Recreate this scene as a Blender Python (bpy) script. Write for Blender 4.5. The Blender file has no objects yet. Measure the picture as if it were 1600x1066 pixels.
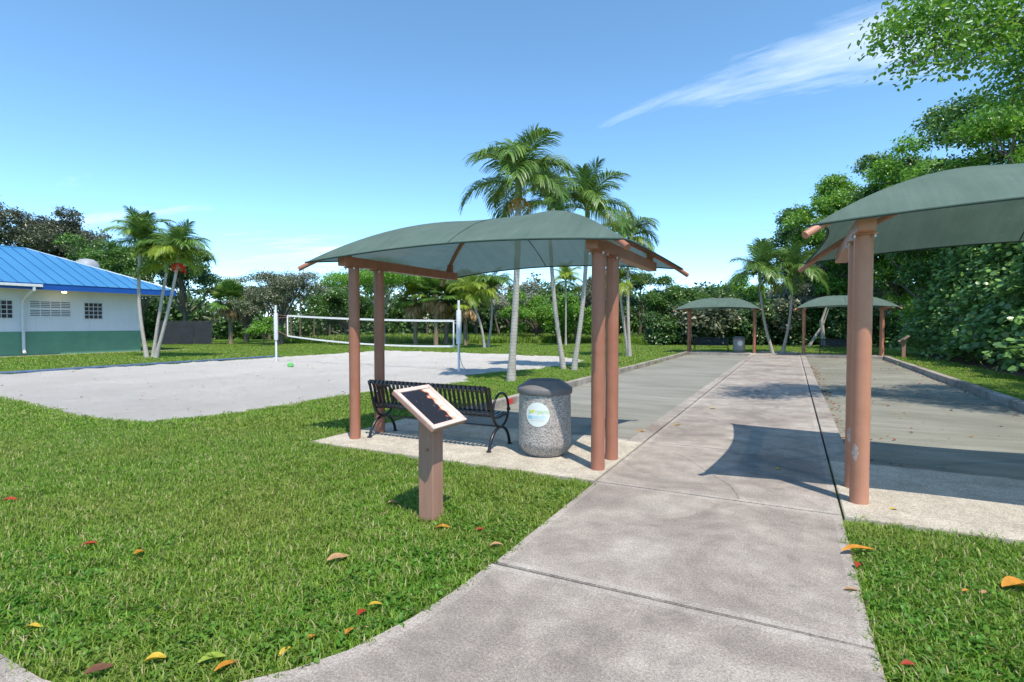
import bpy, bmesh, math, random
import numpy as np
from mathutils import Vector, Matrix, geometry
R = math.radians
random.seed(7)
rng = np.random.default_rng(7)
scene = bpy.context.scene
COL = scene.collection

# ------------------------------------------------------------------ camera
F_PX, CAM_H, YAW, PITCH = 847.0, 1.65, R(27.34), R(1.716)
cd = bpy.data.cameras.new('camera'); cam = bpy.data.objects.new('camera', cd); COL.objects.link(cam)
cd.sensor_width = 36.0; cd.lens = 36.0 * F_PX / 1600.0
cd.clip_start = 0.05; cd.clip_end = 2000
cam.location = (0, 0, CAM_H); cam.rotation_euler = (R(90) - PITCH, 0, YAW)
scene.camera = cam
scene.render.resolution_x = 1024; scene.render.resolution_y = 682

# ------------------------------------------------------------------ sky and sun
SUN_EL, SUN_AZ = R(62), R(131.5)          # azimuth clockwise from +Y
w = bpy.data.worlds.new('World'); scene.world = w; w.use_nodes = True
wn, wl = w.node_tree.nodes, w.node_tree.links
wn.clear()
wo = wn.new('ShaderNodeOutputWorld'); wb = wn.new('ShaderNodeBackground'); wb.inputs['Strength'].default_value = 0.15
sky = wn.new('ShaderNodeTexSky'); sky.sky_type = 'NISHITA'; sky.sun_disc = False
sky.sun_elevation = SUN_EL; sky.sun_rotation = SUN_AZ
sky.air_density = 1.1; sky.dust_density = 0.0; sky.ozone_density = 3.0; sky.altitude = 5000
tc = wn.new('ShaderNodeTexCoord'); sep = wn.new('ShaderNodeSeparateXYZ'); wl.new(tc.outputs['Generated'], sep.inputs[0])
def wmath(op, a, b=None):
    n = wn.new('ShaderNodeMath'); n.operation = op
    for i, v in enumerate((a, b)):
        if v is None: continue
        if isinstance(v, (int, float)): n.inputs[i].default_value = v
        else: wl.new(v, n.inputs[i])
    return n.outputs[0]
zc = wmath('ADD', wmath('MAXIMUM', sep.outputs['Z'], 0.0), 0.13)
cx = wmath('DIVIDE', sep.outputs['X'], zc); cyy = wmath('DIVIDE', sep.outputs['Y'], zc)
cmb = wn.new('ShaderNodeCombineXYZ'); wl.new(cx, cmb.inputs[0]); wl.new(cyy, cmb.inputs[1])
mp = wn.new('ShaderNodeMapping'); mp.inputs['Rotation'].default_value = (0, 0, R(-28)); mp.inputs['Scale'].default_value = (0.42, 0.95, 1)
mp.inputs['Location'].default_value = (2.42, 12.88, 0)
wl.new(cmb.outputs[0], mp.inputs[0])
n1 = wn.new('ShaderNodeTexNoise'); n1.inputs['Scale'].default_value = 0.9; n1.inputs['Detail'].default_value = 9; n1.inputs['Roughness'].default_value = 0.62; n1.inputs['Distortion'].default_value = 0.7
wl.new(mp.outputs[0], n1.inputs['Vector'])
cr = wn.new('ShaderNodeValToRGB'); cr.color_ramp.elements[0].position = 0.57; cr.color_ramp.elements[1].position = 0.88
wl.new(n1.outputs['Fac'], cr.inputs[0])
mixc = wn.new('ShaderNodeMix'); mixc.data_type = 'RGBA'
wl.new(cr.outputs[0], mixc.inputs['Factor']); hs = wn.new('ShaderNodeHueSaturation'); hs.inputs['Saturation'].default_value = 1.05; hs.inputs['Hue'].default_value = 0.486; wl.new(sky.outputs[0], hs.inputs['Color']); wl.new(hs.outputs[0], mixc.inputs['A']); mixc.inputs['B'].default_value = (5.8, 6.0, 6.2, 1)
wl.new(mixc.outputs['Result'], wb.inputs['Color']); wl.new(wb.outputs[0], wo.inputs[0])

sd = bpy.data.lights.new('sun', 'SUN'); sd.energy = 2.55; sd.angle = R(0.53); sd.color = (1.0, 0.92, 0.81)
sun = bpy.data.objects.new('sun', sd); COL.objects.link(sun)
sv = Vector((math.sin(SUN_AZ) * math.cos(SUN_EL), math.cos(SUN_AZ) * math.cos(SUN_EL), math.sin(SUN_EL)))
sun.rotation_euler = sv.to_track_quat('Z', 'Y').to_euler(); sun.location = sv * 60
vs = scene.view_settings
vs.view_transform = 'Standard'; vs.look = 'None'; vs.exposure = 1.2; vs.gamma = 1.0; vs.use_curve_mapping = False

# ------------------------------------------------------------------ pixel helpers
FW = np.array([-math.sin(YAW), math.cos(YAW)]); RT = np.array([math.cos(YAW), math.sin(YAW)])
HOR = 533 - F_PX * math.tan(PITCH)
def W(px, d):                     # ground position at pixel column px and forward distance d
    return d * FW + (px - 800) / F_PX * d * RT
def ZH(py, d): return CAM_H + (HOR - py) * d / F_PX
def G(px, py, z=0.0):             # pixel -> point on the plane z
    a = np.array([(px - 800) / F_PX, 1, -(py - 533) / F_PX])
    c, s = math.cos(-PITCH), math.sin(-PITCH)
    y, zz = a[1] * c - a[2] * s, a[1] * s + a[2] * c
    c, s = math.cos(YAW), math.sin(YAW)
    v = np.array([a[0] * c - y * s, a[0] * s + y * c, zz]); t = (z - CAM_H) / zz
    return v[0] * t, v[1] * t

# ------------------------------------------------------------------ materials
MATS = {}
def lin(c): return tuple(((v / 255) / 12.92 if v / 255 <= 0.04045 else ((v / 255 + 0.055) / 1.055) ** 2.4) for v in c)
class NT:
    def __init__(s, name):
        m = bpy.data.materials.new(name); m.use_nodes = True; s.m = m; s.n = m.node_tree.nodes; s.l = m.node_tree.links
        s.b = s.n['Principled BSDF']; s.out = s.n['Material Output']; MATS[name] = m
        s.tc = s.n.new('ShaderNodeTexCoord')
    def noise(s, scale, detail=4, rough=0.55, vec=None, dist=0.0):
        n = s.n.new('ShaderNodeTexNoise'); n.inputs['Scale'].default_value = scale; n.inputs['Detail'].default_value = detail
        n.inputs['Roughness'].default_value = rough; n.inputs['Distortion'].default_value = dist
        s.l.new(vec or s.tc.outputs['Object'], n.inputs['Vector']); return n.outputs['Fac']
    def voro(s, scale, feature='F1', out='Distance', vec=None):
        n = s.n.new('ShaderNodeTexVoronoi'); n.inputs['Scale'].default_value = scale; n.feature = feature
        s.l.new(vec or s.tc.outputs['Object'], n.inputs['Vector']); return n.outputs[out]
    def scaled(s, v):
        n = s.n.new('ShaderNodeMapping'); n.inputs['Scale'].default_value = v; s.l.new(s.tc.outputs['Object'], n.inputs[0]); return n.outputs[0]
    def ramp(s, fac, stops):
        r = s.n.new('ShaderNodeValToRGB'); e = r.color_ramp.elements
        while len(e) < len(stops): e.new(0.5)
        for k, (p, c) in zip(e, stops):
            k.position = p; k.color = (*c, 1) if not isinstance(c, (int, float)) else (c, c, c, 1)
        s.l.new(fac, r.inputs[0]); return r.outputs[0]
    def mix(s, fac, a, b, mode='MIX'):
        n = s.n.new('ShaderNodeMix'); n.data_type = 'RGBA'; n.blend_type = mode
        for k, v in (('Factor', fac), ('A', a), ('B', b)):
            if isinstance(v, (int, float)): n.inputs[k].default_value = v if k == 'Factor' else (v, v, v, 1)
            elif isinstance(v, tuple): n.inputs[k].default_value = (*v, 1)
            else: s.l.new(v, n.inputs[k])
        return n.outputs['Result']
    def attr(s, name):
        n = s.n.new('ShaderNodeAttribute'); n.attribute_name = name; return n.outputs['Fac']
    def rand(s):
        return s.n.new('ShaderNodeObjectInfo').outputs['Random']
    def col(s, c):
        if isinstance(c, tuple): s.b.inputs['Base Color'].default_value = (*c, 1)
        else: s.l.new(c, s.b.inputs['Base Color'])
        s.c = c
    def rough(s, r, spec=0.4, metal=0.0):
        s.b.inputs['Roughness'].default_value = r; s.b.inputs['Specular IOR Level'].default_value = spec; s.b.inputs['Metallic'].default_value = metal
    def bump(s, h, strength=0.4, dist=0.01):
        n = s.n.new('ShaderNodeBump'); n.inputs['Strength'].default_value = strength; n.inputs['Distance'].default_value = dist
        s.l.new(h, n.inputs['Height']); s.l.new(n.outputs[0], s.b.inputs['Normal'])
    def translucent(s, fac, tint=None):
        t = s.n.new('ShaderNodeBsdfTranslucent'); mx = s.n.new('ShaderNodeMixShader'); mx.inputs[0].default_value = fac
        c = tint or s.c
        if isinstance(c, tuple): t.inputs[0].default_value = (*c, 1)
        else: s.l.new(c, t.inputs[0])
        s.l.new(s.b.outputs[0], mx.inputs[1]); s.l.new(t.outputs[0], mx.inputs[2]); s.l.new(mx.outputs[0], s.out.inputs[0])

def simple(name, c, rough=0.5, spec=0.4, metal=0.0, var=0.15, scale=6.0, bump=0.0):
    t = NT(name); n = t.noise(scale, 5)
    d = tuple(v * (1 - var) for v in c); u = tuple(min(1, v * (1 + var)) for v in c)
    t.col(t.ramp(n, [(0.3, d), (0.7, u)])); t.rough(rough, spec, metal)
    if bump: t.bump(t.noise(scale * 12, 4), bump, 0.004)
    return t.m

def concrete(name, base, dark, light, stain=0.5):
    t = NT(name)
    big = t.noise(0.8, 7, 0.68, dist=0.7); mid = t.noise(3.4, 8, 0.72); fine = t.noise(70, 3, 0.7); sp = t.noise(230, 2, 0.6)
    c = t.ramp(big, [(0.36, dark), (0.50, base), (0.66, light)])
    c = t.mix(t.ramp(mid, [(0.36, 0.55), (0.62, 0.0)]), c, tuple(v * 0.72 for v in dark))
    c = t.mix(0.7, c, t.ramp(fine, [(0.35, 0.26), (0.65, 0.72)]), 'OVERLAY')
    c = t.mix(0.7, c, t.ramp(sp, [(0.38, 0.22), (0.62, 0.76)]), 'OVERLAY')
    c = t.mix(t.ramp(t.rand(), [(0, 0.0), (1, 0.14)]), c, dark)
    c = t.mix(t.ramp(t.noise(1.9, 3, 0.5, dist=1.5), [(0.60, 0.0), (0.72, stain * 0.8)]), c, tuple(v * 0.5 for v in dark))
    t.col(c); t.rough(0.85, 0.25); t.bump(t.mix(0.5, fine, sp), 0.5, 0.004)
    return t.m
concrete('path_concrete', (0.350, 0.305, 0.262), (0.225, 0.193, 0.168), (0.45, 0.405, 0.35))
concrete('path_border', (0.395, 0.350, 0.305), (0.275, 0.24, 0.21), (0.50, 0.455, 0.40))
concrete('pad_concrete', (0.50, 0.45, 0.365), (0.38, 0.335, 0.27), (0.57, 0.52, 0.43), 0.3)
concrete('kerb_concrete', (0.36, 0.325, 0.285), (0.22, 0.18, 0.15), (0.45, 0.41, 0.36))
simple('joint_dirt', (0.07, 0.055, 0.045), 0.95, 0.1, scale=20)

def court_mat(name, a, b, c3, streak):
    t = NT(name); v = t.scaled((0.35, 2.2, 1))
    s1 = t.noise(1.3, 6, 0.65, v, 0.6); big = t.noise(0.35, 5, 0.6); f = t.noise(90, 3, 0.7); sp = t.voro(120)
    c = t.ramp(s1, [(0.30, a), (0.55, b), (0.78, c3)])
    c = t.mix(t.ramp(big, [(0.4, 0.0), (0.65, streak)]), c, tuple(x * 0.62 for x in a))
    c = t.mix(0.5, c, t.ramp(f, [(0.3, 0.28), (0.7, 0.72)]), 'OVERLAY')
    c = t.mix(0.35, c, t.ramp(sp, [(0.1, 0.3), (0.6, 0.65)]), 'OVERLAY')
    t.col(c); t.rough(0.9, 0.2); t.bump(f, 0.5, 0.006)
court_mat('court_grit', (0.185, 0.183, 0.150), (0.245, 0.24, 0.205), (0.32, 0.31, 0.27), 0.35)
court_mat('court_grit_darker', (0.17, 0.165, 0.125), (0.235, 0.228, 0.185), (0.31, 0.30, 0.255), 0.5)  # right court: slightly darker tones and stronger dark patches

t = NT('lawn_soil'); a = t.noise(0.25, 6, 0.6); b = t.noise(9, 6, 0.7); f = t.noise(60, 4, 0.7)
c = t.ramp(a, [(0.3, (0.075, 0.160, 0.016)), (0.55, (0.105, 0.210, 0.024)), (0.75, (0.15, 0.24, 0.04))])
c = t.mix(t.ramp(b, [(0.35, 0.4), (0.6, 0.0)]), c, (0.03, 0.075, 0.010))
c = t.mix(t.ramp(f, [(0.55, 0.0), (0.72, 0.5)]), c, (0.16, 0.13, 0.06))
t.col(c); t.rough(0.9, 0.1); t.bump(t.mix(0.5, b, f), 0.9, 0.05)

def blade_mat(name, a, b, dry, dryf):
    t = NT(name); r = t.attr('rnd'); o = t.rand(); pos = t.n.new('ShaderNodeNewGeometry').outputs['Position']
    patch = t.noise(0.55, 4, 0.6, pos)
    c = t.ramp(r, [(0.0, a), (1 - dryf, b), (1 - dryf + 0.02, dry)])
    c = t.mix(t.ramp(o, [(0, 0.0), (1, 0.35)]), c, tuple(v * 0.6 for v in a))
    c = t.mix(t.ramp(patch, [(0.45, 0.0), (0.68, 0.5)]), c, (0.30, 0.33, 0.07))
    t.col(c); t.rough(0.5, 0.3); t.translucent(0.38)
blade_mat('grass_blade', (0.105, 0.240, 0.016), (0.300, 0.470, 0.058), (0.54, 0.47, 0.24), 0.13)
blade_mat('clover_leaf', (0.070, 0.20, 0.018), (0.135, 0.32, 0.035), (0.25, 0.30, 0.06), 0.06)

t = NT('sand'); a = t.noise(0.5, 6, 0.6); b = t.noise(5.5, 6, 0.7); f = t.noise(120, 3, 0.7); sp = t.voro(2.2)
c = t.ramp(a, [(0.3, (0.60, 0.565, 0.515)), (0.7, (0.70, 0.665, 0.615))])
c = t.mix(t.ramp(f, [(0.3, 0.12), (0.55, 0.0)]), c, (0.42, 0.37, 0.31))
c = t.mix(t.ramp(t.noise(14, 2, 0.5), [(0.70, 0.0), (0.76, 0.6)]), c, (0.36, 0.31, 0.25))
t.col(c); t.rough(0.95, 0.1); t.bump(t.mix(0.35, t.mix(0.5, b, t.noise(2.6, 5, 0.7)), f), 1.0, 0.14)

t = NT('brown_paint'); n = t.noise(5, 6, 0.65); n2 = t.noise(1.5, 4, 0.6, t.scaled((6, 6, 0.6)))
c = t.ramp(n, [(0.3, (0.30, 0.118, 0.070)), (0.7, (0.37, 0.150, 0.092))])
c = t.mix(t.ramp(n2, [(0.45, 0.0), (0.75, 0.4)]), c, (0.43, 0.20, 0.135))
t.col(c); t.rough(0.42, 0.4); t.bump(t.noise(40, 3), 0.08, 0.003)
t = NT('brown_paint_sunlit'); n = t.noise(5, 6, 0.65); n2 = t.noise(1.5, 4, 0.6, t.scaled((6, 6, 0.6)))  # lighter, more orange copy of brown_paint: sunlight on the right posts put into the colour
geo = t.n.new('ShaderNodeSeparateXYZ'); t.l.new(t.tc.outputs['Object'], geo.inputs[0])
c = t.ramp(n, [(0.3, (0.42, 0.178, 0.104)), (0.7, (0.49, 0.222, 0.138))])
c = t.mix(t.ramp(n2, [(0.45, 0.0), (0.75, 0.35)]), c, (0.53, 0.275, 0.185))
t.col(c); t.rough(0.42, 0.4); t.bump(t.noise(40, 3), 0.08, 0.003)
simple('scuffed_primer', (0.50, 0.37, 0.31), 0.7, 0.2, var=0.3, scale=30)
t = NT('shade_fabric'); n = t.noise(2.2, 5, 0.6); k = t.noise(220, 2, 0.6); st = t.noise(1.0, 6, 0.7, t.scaled((14, 1.2, 1.2)))
c = t.ramp(n, [(0.3, (0.112, 0.170, 0.142)), (0.7, (0.142, 0.206, 0.174))])
c = t.mix(0.5, c, t.ramp(k, [(0.35, 0.36), (0.65, 0.62)]), 'OVERLAY'); c = t.mix(0.35, c, t.ramp(st, [(0.35, 0.38), (0.65, 0.60)]), 'OVERLAY')
t.col(c); t.rough(0.75, 0.25); t.bump(k, 0.35, 0.003); t.translucent(0.30)
tb = t.n.new('ShaderNodeBsdfTransparent'); mx2 = t.n.new('ShaderNodeMixShader'); mx2.inputs[0].default_value = 0.045     # open knit lets some light straight through
t.l.new(t.out.inputs[0].links[0].from_socket, mx2.inputs[1]); t.l.new(tb.outputs[0], mx2.inputs[2]); t.l.new(mx2.outputs[0], t.out.inputs[0])
simple('fabric_hem', (0.045, 0.075, 0.062), 0.8, 0.2)
simple('galvanised', (0.55, 0.55, 0.56), 0.4, 0.5, 0.6, scale=14)
t = NT('bench_black'); t.col(t.ramp(t.noise(8, 4), [(0.3, (0.010, 0.011, 0.014)), (0.7, (0.020, 0.021, 0.026))])); t.rough(0.33, 0.5); t.bump(t.noise(150, 2), 0.08, 0.001)
t = NT('aggregate'); v = t.n.new('ShaderNodeTexVoronoi'); v.inputs['Scale'].default_value = 95; t.l.new(t.tc.outputs['Object'], v.inputs['Vector'])
sx = t.n.new('ShaderNodeSeparateColor'); t.l.new(v.outputs['Color'], sx.inputs[0])
c = t.ramp(sx.outputs[0], [(0.0, (0.17, 0.145, 0.13)), (0.35, (0.40, 0.355, 0.325)), (0.7, (0.50, 0.455, 0.415)), (1.0, (0.62, 0.58, 0.54))])
c = t.mix(t.ramp(v.outputs['Distance'], [(0.38, 0.0), (0.72, 0.65)]), c, (0.13, 0.115, 0.105))
t.col(c); t.rough(0.8, 0.3); t.bump(v.outputs['Distance'], -0.6, 0.008)
simple('grey_plastic', (0.155, 0.142, 0.140), 0.55, 0.35, var=0.12, scale=5, bump=0.06)
simple('dark_void', (0.012, 0.012, 0.012), 0.9, 0.1)
simple('label_white', (0.72, 0.74, 0.70), 0.35, 0.4, var=0.04)
simple('label_green', (0.33, 0.56, 0.10), 0.4, var=0.05); simple('label_pale_green', (0.50, 0.68, 0.34), 0.4, var=0.05)
simple('label_blue', (0.22, 0.56, 0.78), 0.4, var=0.05); simple('label_pale_blue', (0.42, 0.70, 0.80), 0.4, var=0.05)
simple('label_grey', (0.38, 0.42, 0.40), 0.4, var=0.05); simple('label_yellow', (0.72, 0.68, 0.06), 0.4, var=0.05)
t = NT('weathered_print'); n = t.noise(9, 6, 0.7, t.scaled((1.6, 0.8, 1)), 0.8); n2 = t.noise(40, 4, 0.7)
gx = t.n.new('ShaderNodeSeparateXYZ'); t.l.new(t.tc.outputs['Object'], gx.inputs[0])
def nm(op, a, b):
    q = t.n.new('ShaderNodeMath'); q.operation = op
    for i, vv in enumerate((a, b)):
        if isinstance(vv, (int, float)): q.inputs[i].default_value = vv
        else: t.l.new(vv, q.inputs[i])
    return q.outputs[0]
wv = nm('SINE', nm('MULTIPLY', gx.outputs[1], 74.0), 0)
edge = nm('ADD', nm('MULTIPLY', gx.outputs[0], 2.6), nm('ADD', nm('MULTIPLY', n, 0.75), nm('MULTIPLY', wv, 0.045)))
c = t.ramp(edge, [(0.50, (0.018, 0.018, 0.026)), (0.58, (0.022, 0.020, 0.028)), (0.61, (0.42, 0.10, 0.05)), (0.67, (0.62, 0.40, 0.28)), (0.80, (0.72, 0.60, 0.50))])
c = t.mix(t.ramp(n2, [(0.66, 0.0), (0.70, 0.7)]), c, (0.5, 0.5, 0.52))
t.col(c); t.rough(0.3, 0.4)
simple('sign_frame', (0.62, 0.47, 0.41), 0.5, 0.4, var=0.12, scale=12)
simple('sign_edge', (0.36, 0.19, 0.14), 0.5, 0.4, var=0.12, scale=12)
t = NT('sign_post_wood'); g_ = t.noise(3, 6, 0.7, t.scaled((22, 22, 0.9)), 0.5)
t.col(t.ramp(g_, [(0.3, (0.30, 0.155, 0.105)), (0.7, (0.42, 0.235, 0.17))])); t.rough(0.6, 0.3); t.bump(g_, 0.35, 0.006)
simple('white_metal', (0.66, 0.67, 0.68), 0.4, 0.4, var=0.08)
simple('net_tape', (0.72, 0.71, 0.66), 0.7, 0.2, var=0.08)
simple('net_cord', (0.05, 0.055, 0.055), 0.8, 0.2)
simple('rope_brown', (0.30, 0.17, 0.12), 0.8, 0.2)
simple('grey_cable', (0.20, 0.20, 0.20), 0.6)
simple('pole_pad', (0.60, 0.61, 0.63), 0.6, var=0.06)
t = NT('ball_green'); t.col(t.ramp(t.voro(7, out='Distance'), [(0.2, (0.02, 0.30, 0.05)), (0.8, (0.10, 0.5, 0.10))])); t.rough(0.4)
simple('ball_pale', (0.45, 0.62, 0.32), 0.4)
simple('edging_blue', (0.075, 0.115, 0.20), 0.6, 0.3, var=0.35, scale=4)
t = NT('wall_white'); n = t.noise(0.7, 6, 0.6); t.col(t.mix(t.ramp(t.noise(1.2, 5, 0.6, t.scaled((3, 3, 0.5))), [(0.5, 0.0), (0.8, 0.25)]), t.ramp(n, [(0.3, (0.62, 0.65, 0.70)), (0.7, (0.70, 0.73, 0.78))]), (0.5, 0.51, 0.52))); t.rough(0.7, 0.3); t.bump(t.noise(30, 3), 0.2, 0.006)
simple('wall_green', (0.115, 0.285, 0.185), 0.65, 0.3, var=0.1, scale=1.5)
simple('soffit_white', (0.62, 0.64, 0.66), 0.6, 0.3, var=0.05)
t = NT('roof_blue'); n = t.noise(0.6, 5, 0.6); t.col(t.ramp(n, [(0.3, (0.040, 0.190, 0.38)), (0.7, (0.055, 0.22, 0.42))])); t.rough(0.38, 0.5)
simple('seam_blue', (0.02, 0.105, 0.32), 0.45, var=0.06)
simple('fascia_blue', (0.012, 0.085, 0.36), 0.4, 0.4, var=0.08, scale=1)
simple('glass_block_dark', (0.055, 0.045, 0.055), 0.15, 0.6, var=0.4, scale=3)
simple('vent_dark', (0.10, 0.10, 0.115), 0.8)
simple('dome_grey', (0.30, 0.315, 0.34), 0.5, var=0.08)
t = NT('lamp_glow'); t.col((0.9, 0.7, 0.4)); t.b.inputs['Emission Color'].default_value = (1.0, 0.72, 0.38, 1); t.b.inputs['Emission Strength'].default_value = 6.0
simple('gravel_bed', (0.36, 0.28, 0.23), 0.95, 0.1, var=0.4, scale=25, bump=0.6)
simple('mulch', (0.17, 0.115, 0.075), 0.95, 0.1, var=0.5, scale=18, bump=0.8)
simple('fence_screen', (0.035, 0.04, 0.048), 0.8, 0.2, var=0.2, scale=3)
simple('fence_metal', (0.05, 0.052, 0.055), 0.5, 0.4)
simple('red_paint', (0.62, 0.045, 0.035), 0.6, var=0.2, scale=20)
def bark(name, a, b, rings=0.0):
    t = NT(name); n = t.noise(5, 6, 0.7, t.scaled((2, 2, 0.7))); c = t.ramp(n, [(0.3, a), (0.7, b)])
    if rings:
        wv = t.n.new('ShaderNodeTexWave'); wv.bands_direction = 'Z'; wv.inputs['Scale'].default_value = rings; wv.inputs['Distortion'].default_value = 1.2; wv.inputs['Detail'].default_value = 3
        t.l.new(t.tc.outputs['Object'], wv.inputs['Vector']); c = t.mix(t.ramp(wv.outputs['Fac'], [(0.0, 0.38), (0.22, 0.0)]), c, tuple(v * 0.5 for v in a))
    t.col(c); t.rough(0.9, 0.15); t.bump(n, 0.7, 0.02)
bark('palm_bark', (0.33, 0.30, 0.265), (0.50, 0.465, 0.41), 3.2)
bark('tree_bark', (0.10, 0.078, 0.062), (0.20, 0.165, 0.135))
bark('pale_bark', (0.28, 0.25, 0.21), (0.42, 0.385, 0.33))
bark('boot_bark', (0.19, 0.14, 0.095), (0.34, 0.26, 0.18))
def leafmat(name, a, b, c3, tr=0.34, rough=0.36, spec=0.6):
    t = NT(name); r = t.attr('rnd'); c = t.ramp(r, [(0.0, a), (0.55, b), (1.0, c3)])
    c = t.mix(t.ramp(t.rand(), [(0, 0.0), (1, 0.2)]), c, tuple(v * 0.75 for v in a))
    t.col(c); t.rough(rough, spec); t.translucent(tr)
leafmat('leaf_bright', (0.072, 0.181, 0.017), (0.167, 0.362, 0.038), (0.319, 0.522, 0.065), 0.46)
leafmat('leaf_mid', (0.045, 0.109, 0.018), (0.095, 0.210, 0.034), (0.189, 0.322, 0.053))
leafmat('leaf_dark', (0.037, 0.089, 0.022), (0.077, 0.162, 0.037), (0.156, 0.258, 0.055), 0.24)
leafmat('leaf_grey', (0.147, 0.169, 0.113), (0.284, 0.310, 0.216), (0.466, 0.475, 0.353), 0.2)
leafmat('leaf_olive', (0.073, 0.092, 0.045), (0.147, 0.175, 0.091), (0.259, 0.273, 0.161), 0.22)
leafmat('leaf_russet', (0.050, 0.058, 0.028), (0.090, 0.108, 0.052), (0.165, 0.160, 0.090), 0.22)
leafmat('leaf_seagrape', (0.084, 0.164, 0.048), (0.180, 0.329, 0.099), (0.339, 0.601, 0.131), 0.40, 0.30, 0.75)
leafmat('leaf_feather', (0.084, 0.210, 0.017), (0.175, 0.399, 0.031), (0.280, 0.532, 0.049), 0.4)
leafmat('frond_green', (0.050, 0.112, 0.022), (0.105, 0.217, 0.039), (0.238, 0.378, 0.077), 0.3, 0.4, 0.45)
leafmat('frond_yellow', (0.119, 0.196, 0.022), (0.259, 0.378, 0.042), (0.462, 0.532, 0.084), 0.36, 0.42, 0.4)
leafmat('frond_dead', (0.238, 0.147, 0.070), (0.420, 0.280, 0.140), (0.616, 0.462, 0.266), 0.2, 0.8, 0.1)
simple('crownshaft', (0.17, 0.24, 0.055), 0.4, 0.4, var=0.25, scale=4)
simple('palm_fruit', (0.62, 0.035, 0.015), 0.4, 0.4, var=0.3, scale=20)
simple('palm_inflorescence', (0.42, 0.24, 0.05), 0.6, var=0.3, scale=20)
def drymat(name, c):
    t = NT(name); n = t.noise(22, 5, 0.7); t.col(t.ramp(n, [(0.3, tuple(v * 0.6 for v in c)), (0.7, c)])); t.rough(0.6, 0.3); t.translucent(0.15)
drymat('leaf_orange', (0.62, 0.27, 0.03)); drymat('leaf_tan', (0.55, 0.32, 0.16)); drymat('leaf_red', (0.42, 0.05, 0.02)); drymat('leaf_yellow', (0.66, 0.46, 0.05)); drymat('leaf_fresh', (0.30, 0.40, 0.05)); drymat('leaf_brown', (0.20, 0.09, 0.05))

# ------------------------------------------------------------------ object helpers
def tag(o, label=None, cat=None, group=None, kind=None):
    if label: o['label'] = label
    if cat: o['category'] = cat
    if group: o['group'] = group
    if kind: o['kind'] = kind
    return o
def link(o, parent=None):
    COL.objects.link(o)
    if parent: o.parent = parent
    return o
def thing(name, label, cat, loc=(0, 0, 0), rz=0.0, group=None):
    o = bpy.data.objects.new(name, None); COL.objects.link(o); o.empty_display_size = 0.2
    o.location = loc; o.rotation_euler = (0, 0, rz); return tag(o, label, cat, group)
def obj(name, mesh, parent=None, loc=(0, 0, 0), rot=(0, 0, 0), scale=(1, 1, 1)):
    o = bpy.data.objects.new(name, mesh); o.location = loc; o.rotation_euler = rot; o.scale = scale; return link(o, parent)
def copy_tree(o, parent=None):
    c = o.copy(); COL.objects.link(c)
    if parent: c.parent = parent
    for ch in KIDS.get(o.name, list(o.children)): copy_tree(ch, c)
    return c
KIDS = {}
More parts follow.
